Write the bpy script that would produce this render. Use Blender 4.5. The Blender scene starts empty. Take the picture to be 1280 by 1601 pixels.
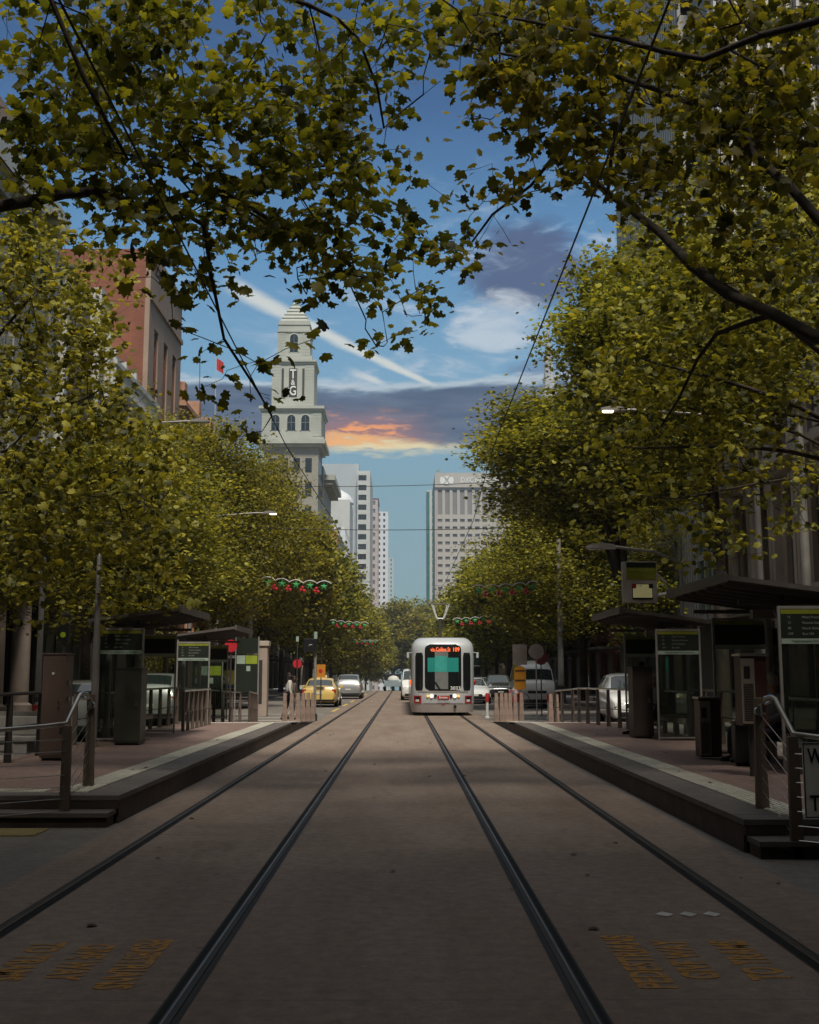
import bpy, bmesh, math, random
import numpy as np
from mathutils import Vector, Matrix
R = math.radians
random.seed(7); rng = np.random.default_rng(11)
S = bpy.context.scene
col = S.collection

# ---------------------------------------------------------------- camera
PITCH = math.atan((1056.0-800.5)/1800.0)
YAW = math.atan(10.0/1800.0)          # looks slightly right of the street axis
cam_d = bpy.data.cameras.new('camera'); cam = bpy.data.objects.new('camera', cam_d); col.objects.link(cam)
cam.location = (0, 0, 1.6)
cam.rotation_euler = (math.pi/2+PITCH, 0, -YAW)
cam_d.sensor_fit = 'VERTICAL'; cam_d.sensor_height = 36.0; cam_d.lens = 36.0*1800.0/1601.0
cam_d.clip_start = 0.1; cam_d.clip_end = 6000
S.camera = cam
def at(px, py, Y):
    """point at street distance Y seen at photo pixel (px, py) (used for survey only)"""
    dx, dz, dy = px-640.0, 800.5-py, 1800.0
    y1 = dy*math.cos(PITCH)-dz*math.sin(PITCH); z1 = dy*math.sin(PITCH)+dz*math.cos(PITCH)
    x2 = dx*math.cos(YAW)+y1*math.sin(YAW); y2 = -dx*math.sin(YAW)+y1*math.cos(YAW)
    k = Y/y2
    return Vector((x2*k, Y, 1.6+z1*k))

# ---------------------------------------------------------------- world: evening-blue sky with a cloud bank
SUN_EL, SUN_AZ = R(58), R(171)        # azimuth measured clockwise from +Y: behind the camera, to the left
world = bpy.data.worlds.new('World'); S.world = world; world.use_nodes = True
wn = world.node_tree; wn.nodes.clear()
class E:
    """tiny expression wrapper over math nodes"""
    def __init__(s, sock): s.s = sock
    @staticmethod
    def op(o, *a, clamp=False, tree=None):
        n = wn.nodes.new('ShaderNodeMath'); n.operation = o; n.use_clamp = clamp
        for i, v in enumerate(a):
            if isinstance(v, E): wn.links.new(v.s, n.inputs[i])
            else: n.inputs[i].default_value = v
        return E(n.outputs[0])
    def __add__(a, b): return E.op('ADD', a, b)
    def __radd__(a, b): return E.op('ADD', b, a)
    def __sub__(a, b): return E.op('SUBTRACT', a, b)
    def __rsub__(a, b): return E.op('SUBTRACT', b, a)
    def __mul__(a, b): return E.op('MULTIPLY', a, b)
    def __rmul__(a, b): return E.op('MULTIPLY', b, a)
    def __truediv__(a, b): return E.op('DIVIDE', a, b)
    def abs(a): return E.op('ABSOLUTE', a)
def sstep(e, a, b):
    n = wn.nodes.new('ShaderNodeMapRange'); n.interpolation_type = 'SMOOTHSTEP'
    wn.links.new(e.s, n.inputs[0]); n.inputs[1].default_value = a; n.inputs[2].default_value = b
    if a > b:
        n.inputs[1].default_value = b; n.inputs[2].default_value = a
        n.inputs[3].default_value = 1; n.inputs[4].default_value = 0
    return E(n.outputs[0])
tc = wn.nodes.new('ShaderNodeTexCoord'); sx = wn.nodes.new('ShaderNodeSeparateXYZ')
wn.links.new(tc.outputs['Generated'], sx.inputs[0])
X, Yd, Z = E(sx.outputs[0]), E(sx.outputs[1]), E(sx.outputs[2])
az = E.op('ARCTAN2', X, Yd)
el = E.op('ARCSINE', Z)
def vec(a, b, c=0.0):
    n = wn.nodes.new('ShaderNodeCombineXYZ')
    for i, v in enumerate((a, b, c)):
        if isinstance(v, E): wn.links.new(v.s, n.inputs[i])
        else: n.inputs[i].default_value = v
    return n.outputs[0]
def noise(v, scale, detail=5, rough=.55, dist=0.0):
    n = wn.nodes.new('ShaderNodeTexNoise'); n.inputs['Scale'].default_value = scale
    n.inputs['Detail'].default_value = detail; n.inputs['Roughness'].default_value = rough
    n.inputs['Distortion'].default_value = dist
    wn.links.new(v, n.inputs['Vector']); return E(n.outputs[0])
def mixc(f, c1, c2):
    n = wn.nodes.new('ShaderNodeMix'); n.data_type = 'RGBA'
    if isinstance(f, E): wn.links.new(f.s, n.inputs[0])
    else: n.inputs[0].default_value = f
    for c, i in ((c1, 6), (c2, 7)):
        if hasattr(c, 'is_output'): wn.links.new(c, n.inputs[i])
        else: n.inputs[i].default_value = (*c, 1)
    return n.outputs[2]
sky = wn.nodes.new('ShaderNodeTexSky'); sky.sky_type = 'NISHITA'; sky.sun_disc = False
sky.sun_elevation = SUN_EL; sky.sun_rotation = SUN_AZ; sky.air_density = 1.0; sky.dust_density = 1.2; sky.ozone_density = 2.0
# gentle blue grade of the physical sky by height (this is the sky's own colour)
ramp = wn.nodes.new('ShaderNodeValToRGB')
wn.links.new((el/1.0).s, ramp.inputs[0])
cr = ramp.color_ramp
for p, c in ((0.0, (.30,.48,.52)), (.16, (.26,.47,.56)), (.26, (.23,.49,.72)), (.36, (.13,.36,.66)), (.48, (.045,.15,.37)), (.62, (.02,.075,.22)), (1.0, (.05,.11,.25))):
    e = cr.elements.new(p); e.color = (*c, 1)
cr.elements.remove(cr.elements[0]); cr.elements.remove(cr.elements[-1])
nis = wn.nodes.new('ShaderNodeVectorMath'); nis.operation = 'SCALE'
wn.links.new(sky.outputs[0], nis.inputs[0]); nis.inputs['Scale'].default_value = 0.06
base = mixc(0.25, ramp.outputs[0], nis.outputs[0])
v1 = vec(az*1.0, el*3.0)
n1 = noise(v1, 5.0, 8, .6)           # broad clouds
n2 = noise(vec(az*1.0, el*6.0, 3.0), 14.0, 7, .6)   # streaky
n3 = noise(vec(az*1.0+n2*.05, el*2.2, 7.0), 16.0, 8, .6, .6)
# wispy high cloud, paler, mostly towards the right
wisp = sstep(n3, .50, .74) * sstep(el, .20, .27) * sstep(el, .46, .34) * (sstep(az, -.25, .10)*.75+.22)
c = mixc(wisp*.9, base, (.60,.68,.78))
# purple-blue cloud high on the right
dx = (az-.108)/.062; dy = (el-.352)/.040
blob = sstep(dx*dx+dy*dy + (n3-.5)*3.0, 1.25, .25)
c = mixc(blob*.95, c, (.085,.125,.25))
dx = (az-.088)/.040; dy = (el-.300)/.024
wb = sstep(dx*dx+dy*dy + (n3-.5)*7.5, 1.5, -.3)
c = mixc(wb*.75, c, (.66,.73,.80))
dx = (az-.125)/.030; dy = (el-.262)/.012
wb2 = sstep(dx*dx+dy*dy + (n3-.5)*7.5, 1.5, -.3)
c = mixc(wb2*.6, c, (.14,.21,.36))
# contrail and its wake
def streak(c, x0, e0, x1, e1, w0, w1, colr, k):
    L = math.hypot(x1-x0, e1-e0); ux, ue = (x1-x0)/L, (e1-e0)/L
    t = (az-x0)*ux+(el-e0)*ue; d = ((az-x0)*(-ue)+(el-e0)*ux + (n2-.5)*.006).abs()
    w = t/L*(w1-w0)+w0
    m = sstep(d/w, 1.0, .15) * sstep(t, -.012, .02) * sstep(t, L+.004, L-.012)
    return mixc(m*k, c, colr)
c = streak(c, -.155, .332, .030, .249, .012, .003, (.80,.81,.74), .8)
c = streak(c, -.045, .262, -.015, .251, .006, .003, (.75,.78,.76), .8)
# cloud bank above the horizon
top = el + (n1-.5)*.045 + (n2-.5)*.018
bank = sstep(top, .2530, .2440) * sstep(el + (n2-.5)*.012, .1930, .2030) * sstep(az.abs(), .75, .35)
rim = sstep(top, .2580, .2520) * sstep(top, .2440, .2520) * sstep(az.abs(), .75, .35)
c = mixc(rim*.7, c, (.62,.68,.72))
bankc = mixc(sstep(n2, .35, .68), (.065,.105,.190), (.125,.165,.255))
c = mixc(bank*.96, c, bankc)
# sunset light under the bank
ns = noise(vec(az*1.0, el*4.0, 11.0), 38.0, 6, .62)
glow = sstep((az+.040).abs() , .085, .01) * sstep(el, .236, .205)
fire = sstep(ns, .50, .62) * glow * bank
c = mixc((glow*bank)*.60, c, (.60,.23,.18))
c = mixc(fire*1.0, c, (1.15,.44,.13))
lowlit = sstep((el + (n2-.5)*.020 + (ns-.5)*.02 - .1975).abs(), .0085, .001) * sstep((az+.012).abs()+(ns-.5)*.08, .085, .02)
c = mixc(lowlit*.9, c, (.95,.80,.46))
low2 = sstep((el + (n2-.5)*.024 + (ns-.5)*.03 - .2035).abs(), .0065, .001) * sstep((az+.045).abs(), .06, .01)
c = mixc(low2*.9, c, (1.0,.52,.20))
bg = wn.nodes.new('ShaderNodeBackground'); wn.links.new(c, bg.inputs[0]); bg.inputs[1].default_value = 1.0
wo = wn.nodes.new('ShaderNodeOutputWorld'); wn.links.new(bg.outputs[0], wo.inputs[0])

# ---------------------------------------------------------------- sun
sd = bpy.data.lights.new('sun', 'SUN'); sd.energy = 4.4; sd.angle = R(9); sd.color = (1.0, .93, .80)
sun = bpy.data.objects.new('sun', sd); col.objects.link(sun)
sdir = Vector((math.sin(SUN_AZ)*math.cos(SUN_EL), math.cos(SUN_AZ)*math.cos(SUN_EL), math.sin(SUN_EL)))
sun.rotation_euler = sdir.to_track_quat('Z', 'Y').to_euler(); sun.location = (0, -20, 60)
S.view_settings.view_transform = 'Standard'; S.view_settings.look = 'None'; S.view_settings.exposure = -0.12; S.view_settings.gamma = 1.0
S.render.engine = 'CYCLES'
S.cycles.max_bounces = 6; S.cycles.diffuse_bounces = 3; S.cycles.glossy_bounces = 3
S.cycles.transmission_bounces = 5; S.cycles.transparent_max_bounces = 10; S.cycles.use_adaptive_sampling = True

# ---------------------------------------------------------------- materials
MATS = {}
def mat(name, colr, rough=.6, metal=0.0, var=.18, scale=3.0, bump=0.0, bscale=40, spec=.4, emit=None, estr=1.0, coat=0.0, stain=0.0):
    if name in MATS: return MATS[name]
    m = bpy.data.materials.new(name); m.use_nodes = True; nt = m.node_tree
    b = nt.nodes['Principled BSDF']
    b.inputs['Roughness'].default_value = rough; b.inputs['Metallic'].default_value = metal
    b.inputs['Specular IOR Level'].default_value = spec; b.inputs['Coat Weight'].default_value = coat
    t = nt.nodes.new('ShaderNodeTexCoord')
    n = nt.nodes.new('ShaderNodeTexNoise'); n.inputs['Scale'].default_value = scale; n.inputs['Detail'].default_value = 8; n.inputs['Roughness'].default_value = .62
    nt.links.new(t.outputs['Object'], n.inputs['Vector'])
    mr = nt.nodes.new('ShaderNodeMapRange'); mr.inputs[1].default_value = .3; mr.inputs[2].default_value = .7
    mr.inputs[3].default_value = 1-var; mr.inputs[4].default_value = 1+var
    nt.links.new(n.outputs[0], mr.inputs[0])
    sc = nt.nodes.new('ShaderNodeVectorMath'); sc.operation = 'SCALE'; sc.inputs[0].default_value = colr
    nt.links.new(mr.outputs[0], sc.inputs['Scale'])
    out = sc.outputs[0]
    if stain > 0:   # grime with a shape of its own
        n2 = nt.nodes.new('ShaderNodeTexNoise'); n2.inputs['Scale'].default_value = scale*.35; n2.inputs['Detail'].default_value = 10; n2.inputs['Roughness'].default_value = .7
        nt.links.new(t.outputs['Object'], n2.inputs['Vector'])
        m2 = nt.nodes.new('ShaderNodeMapRange'); m2.inputs[1].default_value = .52; m2.inputs[2].default_value = .72; m2.inputs[3].default_value = 1; m2.inputs[4].default_value = 1-stain
        nt.links.new(n2.outputs[0], m2.inputs[0])
        s2 = nt.nodes.new('ShaderNodeVectorMath'); s2.operation = 'SCALE'
        nt.links.new(out, s2.inputs[0]); nt.links.new(m2.outputs[0], s2.inputs['Scale']); out = s2.outputs[0]
    nt.links.new(out, b.inputs['Base Color'])
    if bump > 0:
        n3 = nt.nodes.new('ShaderNodeTexNoise'); n3.inputs['Scale'].default_value = bscale; n3.inputs['Detail'].default_value = 5
        nt.links.new(t.outputs['Object'], n3.inputs['Vector'])
        bp = nt.nodes.new('ShaderNodeBump'); bp.inputs['Strength'].default_value = bump; bp.inputs['Distance'].default_value = .02
        nt.links.new(n3.outputs[0], bp.inputs['Height']); nt.links.new(bp.outputs[0], b.inputs['Normal'])
    if emit:
        b.inputs['Emission Color'].default_value = (*emit, 1); b.inputs['Emission Strength'].default_value = estr
    MATS[name] = m; return m
def brickmat(name, c1, c2, mortar, scale=4.0, bw=.5, rh=.22, axis='YZ'):
    if name in MATS: return MATS[name]
    m = bpy.data.materials.new(name); m.use_nodes = True; nt = m.node_tree; b = nt.nodes['Principled BSDF']; b.inputs['Roughness'].default_value = .85
    t = nt.nodes.new('ShaderNodeTexCoord'); s = nt.nodes.new('ShaderNodeSeparateXYZ'); cb = nt.nodes.new('ShaderNodeCombineXYZ')
    nt.links.new(t.outputs['Object'], s.inputs[0])
    ad = nt.nodes.new('ShaderNodeMath'); ad.operation = 'ADD'; nt.links.new(s.outputs[0], ad.inputs[0]); nt.links.new(s.outputs[1], ad.inputs[1])
    nt.links.new(ad.outputs[0], cb.inputs[0]); nt.links.new(s.outputs[2], cb.inputs[1])
    br = nt.nodes.new('ShaderNodeTexBrick'); br.inputs['Scale'].default_value = scale
    br.inputs['Color1'].default_value = (*c1,1); br.inputs['Color2'].default_value = (*c2,1); br.inputs['Mortar'].default_value = (*mortar,1)
    br.inputs['Brick Width'].default_value = bw; br.inputs['Row Height'].default_value = rh; br.inputs['Mortar Size'].default_value = .012
    nt.links.new(cb.outputs[0], br.inputs['Vector'])
    n = nt.nodes.new('ShaderNodeTexNoise'); n.inputs['Scale'].default_value = .5; n.inputs['Detail'].default_value = 8
    nt.links.new(t.outputs['Object'], n.inputs['Vector'])
    mr = nt.nodes.new('ShaderNodeMapRange'); mr.inputs[1].default_value=.3; mr.inputs[2].default_value=.7; mr.inputs[3].default_value=.75; mr.inputs[4].default_value=1.2
    nt.links.new(n.outputs[0], mr.inputs[0])
    sc = nt.nodes.new('ShaderNodeVectorMath'); sc.operation='SCALE'; nt.links.new(br.outputs[0], sc.inputs[0]); nt.links.new(mr.outputs[0], sc.inputs['Scale'])
    nt.links.new(sc.outputs[0], b.inputs['Base Color'])
    MATS[name] = m; return m
def glassmat(name, tint, alpha=.35, rough=.04):
    """thin pane: partly see-through, partly mirror"""
    if name in MATS: return MATS[name]
    m = bpy.data.materials.new(name); m.use_nodes = True; nt = m.node_tree; nt.nodes.clear()
    tr = nt.nodes.new('ShaderNodeBsdfTransparent'); tr.inputs[0].default_value = (*tint, 1)
    gl = nt.nodes.new('ShaderNodeBsdfGlossy'); gl.inputs['Roughness'].default_value = rough; gl.inputs[0].default_value = (.9,.95,.93,1)
    df = nt.nodes.new('ShaderNodeBsdfDiffuse'); df.inputs[0].default_value = (.10,.11,.10,1)
    fr = nt.nodes.new('ShaderNodeFresnel'); fr.inputs[0].default_value = 1.5
    a = nt.nodes.new('ShaderNodeMixShader'); a.inputs[0].default_value = alpha
    nt.links.new(tr.outputs[0], a.inputs[1]); nt.links.new(df.outputs[0], a.inputs[2])
    mx = nt.nodes.new('ShaderNodeMixShader'); nt.links.new(fr.outputs[0], mx.inputs[0])
    nt.links.new(a.outputs[0], mx.inputs[1]); nt.links.new(gl.outputs[0], mx.inputs[2])
    o = nt.nodes.new('ShaderNodeOutputMaterial'); nt.links.new(mx.outputs[0], o.inputs[0])
    MATS[name] = m; return m
def leafmat(name, dark, mid, light, trans, tw=.45):
    m = bpy.data.materials.new(name); m.use_nodes = True; nt = m.node_tree; nt.nodes.clear()
    g = nt.nodes.new('ShaderNodeNewGeometry')
    rp = nt.nodes.new('ShaderNodeValToRGB'); c = rp.color_ramp
    c.elements[0].color = (*dark,1); c.elements[0].position = 0.0
    e = c.elements.new(.45); e.color = (*mid,1)
    c.elements[-1].color = (*light,1); c.elements[-1].position = .97
    oi = nt.nodes.new('ShaderNodeObjectInfo'); hv = nt.nodes.new('ShaderNodeHueSaturation')
    mr = nt.nodes.new('ShaderNodeMapRange'); nt.links.new(oi.outputs['Random'], mr.inputs[0]); mr.inputs[3].default_value = .488; mr.inputs[4].default_value = .512
    nt.links.new(mr.outputs[0], hv.inputs['Hue'])
    nt.links.new(g.outputs['Random Per Island'], rp.inputs[0]); nt.links.new(rp.outputs[0], hv.inputs['Color'])
    df = nt.nodes.new('ShaderNodeBsdfDiffuse'); nt.links.new(hv.outputs[0], df.inputs[0])
    ml = nt.nodes.new('ShaderNodeVectorMath'); ml.operation = 'MULTIPLY'; nt.links.new(hv.outputs[0], ml.inputs[0]); ml.inputs[1].default_value = trans
    tl = nt.nodes.new('ShaderNodeBsdfTranslucent'); nt.links.new(ml.outputs[0], tl.inputs[0])
    mx = nt.nodes.new('ShaderNodeMixShader'); mx.inputs[0].default_value = tw
    nt.links.new(df.outputs[0], mx.inputs[1]); nt.links.new(tl.outputs[0], mx.inputs[2])
    gl = nt.nodes.new('ShaderNodeBsdfGlossy'); gl.inputs['Roughness'].default_value = .6; gl.inputs[0].default_value = (.7,.7,.6,1)
    m2 = nt.nodes.new('ShaderNodeMixShader'); m2.inputs[0].default_value = .04
    nt.links.new(mx.outputs[0], m2.inputs[1]); nt.links.new(gl.outputs[0], m2.inputs[2])
    o = nt.nodes.new('ShaderNodeOutputMaterial'); nt.links.new(m2.outputs[0], o.inputs[0])
    MATS[name] = m; return m
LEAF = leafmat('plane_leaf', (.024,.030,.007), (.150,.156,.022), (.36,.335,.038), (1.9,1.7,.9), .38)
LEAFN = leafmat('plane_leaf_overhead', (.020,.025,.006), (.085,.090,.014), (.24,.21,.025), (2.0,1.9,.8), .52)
BARK = mat('bark', (.042,.033,.025), .9, var=.5, scale=6, bump=.6, bscale=25)
STEEL = mat('stainless_steel', (.55,.54,.52), .28, 1.0, var=.06)
GALV = mat('grey_painted_steel', (.28,.265,.255), .5, .3, var=.12)
DKST = mat('dark_steel', (.055,.05,.048), .5, .3, var=.2)
BLACK = mat('black_paint', (.012,.012,.013), .4, 0, var=.2)
RUBBER = mat('rubber', (.015,.015,.016), .8)
WHITEP = mat('white_paint', (.78,.78,.77), .35, 0, var=.05, coat=.5)
TIMBER = mat('weathered_timber', (.20,.150,.12), .8, var=.35, scale=9, bump=.3, bscale=60)
BROWNP = mat('brown_cabinet_paint', (.135,.092,.075), .55, 0, var=.14, scale=2, stain=.3)
OLIVEP = mat('dark_olive_paint', (.055,.055,.04), .45, 0, var=.12, scale=2)
PANE = glassmat('shelter_glass', (.78,.82,.78), .10)
CARG = mat('car_glass', (.02,.03,.032), .06, 0, var=.1, spec=.9)
CHROME = mat('chrome', (.6,.6,.6), .15, 1.0, var=.03)
LAMPW = mat('headlamp', (.8,.8,.78), .1, 0, var=.02, coat=1)
TAILR = mat('tail_lamp', (.35,.02,.015), .25, 0, var=.1, coat=1)
PLATE = mat('plate_white', (.6,.6,.55), .5)

# ---------------------------------------------------------------- mesh helpers
class MB:
    def __init__(s): s.v = []; s.f = []; s.sm = False
    def add(s, vs, fs):
        o = len(s.v); s.v += [tuple(v) for v in vs]; s.f += [tuple(i+o for i in f) for f in fs]; return s
    def box(s, x0, x1, y0, y1, z0, z1):
        if x0 > x1: x0, x1 = x1, x0
        if y0 > y1: y0, y1 = y1, y0
        if z0 > z1: z0, z1 = z1, z0
        return s.add([(x0,y0,z0),(x1,y0,z0),(x1,y1,z0),(x0,y1,z0),(x0,y0,z1),(x1,y0,z1),(x1,y1,z1),(x0,y1,z1)],
                     [(0,3,2,1),(4,5,6,7),(0,1,5,4),(1,2,6,5),(2,3,7,6),(3,0,4,7)])
    def tube(s, pts, r, n=8, cap=True):
        pts = [Vector(p) for p in pts]; rs = r if isinstance(r, (list, tuple)) else [r]*len(pts)
        o = len(s.v); k = len(pts); up = None
        for i, p in enumerate(pts):
            d = (pts[min(i+1, k-1)]-pts[max(i-1, 0)]).normalized()
            if up is None or abs(up.dot(d)) > .95: up = Vector((0,0,1)) if abs(d.z) < .9 else Vector((1,0,0))
            a = d.cross(up).normalized(); b = a.cross(d).normalized()
            for j in range(n):
                t = 2*math.pi*j/n; s.v.append(tuple(p+(a*math.cos(t)+b*math.sin(t))*rs[i]))
        for i in range(k-1):
            for j in range(n):
                s.f.append((o+i*n+j, o+i*n+(j+1)%n, o+(i+1)*n+(j+1)%n, o+(i+1)*n+j))
        if cap: s.f.append(tuple(o+j for j in range(n))[::-1]); s.f.append(tuple(o+(k-1)*n+j for j in range(n)))
        return s
    def cyl(s, x, y, z0, z1, r, n=16, r2=None): return s.tube([(x,y,z0),(x,y,z1)], [r, r if r2 is None else r2], n)
    def disc(s, c, axis, r, t, n=24):
        c = Vector(c); a = Vector(axis).normalized()
        return s.tube([c-a*t/2, c+a*t/2], r, n)
    def lathe(s, c, prof, n=20):
        o = len(s.v)
        for r, z in prof:
            for j in range(n):
                t = 2*math.pi*j/n; s.v.append((c[0]+r*math.cos(t), c[1]+r*math.sin(t), c[2]+z))
        for i in range(len(prof)-1):
            for j in range(n): s.f.append((o+i*n+j, o+i*n+(j+1)%n, o+(i+1)*n+(j+1)%n, o+(i+1)*n+j))
        s.f.append(tuple(o+j for j in range(n))[::-1]); s.f.append(tuple(o+(len(prof)-1)*n+j for j in range(n)))
        return s
    def sphere(s, c, r, n=14, sz=1.0):
        m = n//2
        return s.lathe((c[0],c[1],c[2]), [(max(r*math.sin(math.pi*i/m), r*.01), -r*sz*math.cos(math.pi*i/m)) for i in range(m+1)], n)
    def prism(s, poly, axis, a, b):
        """extrude a 2-D polygon; axis 'x': poly=(y,z), 'y': poly=(x,z), 'z': poly=(x,y)"""
        n = len(poly); o = len(s.v)
        for t in (a, b):
            for p, q in poly: s.v.append({'x': (t,p,q), 'y': (p,t,q), 'z': (p,q,t)}[axis])
        s.f.append(tuple(o+i for i in range(n))[::-1]); s.f.append(tuple(o+n+i for i in range(n)))
        for i in range(n): s.f.append((o+i, o+(i+1)%n, o+n+(i+1)%n, o+n+i))
        return s
    def obox(s, p0, p1, w, h, up=(0,0,1)):
        """bar from p0 to p1"""
        p0, p1 = Vector(p0), Vector(p1); d = (p1-p0).normalized(); a = d.cross(Vector(up)).normalized()*w/2; b = a.normalized().cross(d)*h/2
        vs = [p0-a-b, p0+a-b, p0+a+b, p0-a+b, p1-a-b, p1+a-b, p1+a+b, p1-a+b]
        return s.add(vs, [(0,3,2,1),(4,5,6,7),(0,1,5,4),(1,2,6,5),(2,3,7,6),(3,0,4,7)])
    def build(s, name, m, parent=None, smooth=None, bevel=0.0, world=False):
        me = bpy.data.meshes.new(name); vs = s.v
        if world and parent is not None:
            l = parent.location; vs = [(v[0]-l[0], v[1]-l[1], v[2]-l[2]) for v in vs]
        me.from_pydata(vs, [], s.f)
        bm = bmesh.new(); bm.from_mesh(me); bmesh.ops.recalc_face_normals(bm, faces=bm.faces)
        if bevel > 0:
            es = [e for e in bm.edges if len(e.link_faces) == 2 and e.calc_face_angle(0) > .5]
            bmesh.ops.bevel(bm, geom=es, offset=bevel, segments=2, affect='EDGES', profile=.6)
        bm.to_mesh(me); bm.free()
        if isinstance(m, (list, tuple)):
            for q in m: me.materials.append(q)
        else: me.materials.append(m)
        if smooth: me.polygons.foreach_set('use_smooth', [True]*len(me.polygons)); 
        if smooth:
            try: me.set_sharp_from_angle(angle=R(smooth if smooth is not True else 40))
            except Exception: pass
        o = bpy.data.objects.new(name, me); col.objects.link(o)
        if parent is not None: o.parent = parent
        return o
def tag(o, label=None, cat=None, group=None, kind=None):
    if label: o['label'] = label
    if cat: o['category'] = cat
    if group: o['group'] = group
    if kind: o['kind'] = kind
    return o
def thing(name, label, cat, loc=(0,0,0), rz=0, group=None):
    o = bpy.data.objects.new(name, None); col.objects.link(o); o.location = loc; o.rotation_euler = (0,0,rz)
    o.empty_display_size = .3
    return tag(o, label, cat, group)
def kids(o): return [c for c in bpy.data.objects if c.parent == o]
def dup(root, loc, rz=None, label=None, group=None, scale=None):
    m = {}
    def rec(o, par):
        c = o.copy(); col.objects.link(c)
        if par is not None: c.parent = par
        for k in KIDS.get(o.name) or []: rec(k, c)
        return c
    KIDS = {}
    for o in bpy.data.objects:
        if o.parent: KIDS.setdefault(o.parent.name, []).append(o)
    r = rec(root, None); r.location = loc
    if rz is not None: r.rotation_euler = (0,0,rz)
    if scale: r.scale = scale if isinstance(scale, (tuple, list)) else (scale,)*3
    if label: r['label'] = label
    if group: r['group'] = group
    return r
def text(name, s, size, m, parent, loc, rot=(math.pi/2,0,0), width=None, height=None, ext=.003, spacing=1.0, bold=0.0, align='CENTER'):
    cu = bpy.data.curves.new('t', 'FONT'); cu.body = s; cu.size = size; cu.align_x = align; cu.align_y = 'CENTER'
    cu.extrude = ext; cu.space_character = spacing; cu.offset = bold; cu.resolution_u = 3
    to = bpy.data.objects.new('t', cu); col.objects.link(to)
    bpy.context.view_layer.update()
    me = bpy.data.meshes.new_from_object(to.evaluated_get(bpy.context.evaluated_depsgraph_get()))
    bpy.data.objects.remove(to); bpy.data.curves.remove(cu)
    co = np.zeros(len(me.vertices)*3); me.vertices.foreach_get('co', co); co = co.reshape(-1,3)
    w = np.ptp(co[:,0]); h = np.ptp(co[:,1])
    if width: co[:,0] *= width/w
    if height: co[:,1] *= height/h
    me.vertices.foreach_set('co', co.ravel()); me.update()
    me.materials.clear(); me.materials.append(m); me.name = name
    o = bpy.data.objects.new(name, me); col.objects.link(o); o.parent = parent; o.location = loc; o.rotation_euler = rot
    return o
# ================================================================ GROUND, ROADS, TRACKS
def gz(Y):
    return 0.0 if Y < 118 else -(min(Y, 900)-118)*.025*min(1, (Y-118)/60)
YS = [-90,-40,0,20,40,60,80,100,118,124,130,136,142,150,160,178,200,240,300,400,500,600,900,3000]
def strip(name, x0, x1, y0, y1, dz, m, thick=0.0):
    ys = sorted(set([y0,y1]+[y for y in YS if y0 < y < y1])); b = MB(); n = len(ys)
    for y in ys:
        b.v += [(x0, y, gz(y)+dz), (x1, y, gz(y)+dz)]
    for i in range(n-1): b.f.append((2*i, 2*i+1, 2*i+3, 2*i+2))
    if thick:
        o = len(b.v)
        for y in ys: b.v += [(x0, y, gz(y)+dz-thick), (x1, y, gz(y)+dz-thick)]
        for i in range(n-1):
            b.f.append((2*i, 2*i+2, o+2*i+2, o+2*i)); b.f.append((2*i+1, o+2*i+1, o+2*i+3, 2*i+3))
        b.f.append((0, o, o+1, 1)); k = 2*(n-1); b.f.append((k, k+1, o+k+1, o+k))
    ob = b.build(name, m); return tag(ob, kind='structure')
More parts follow.
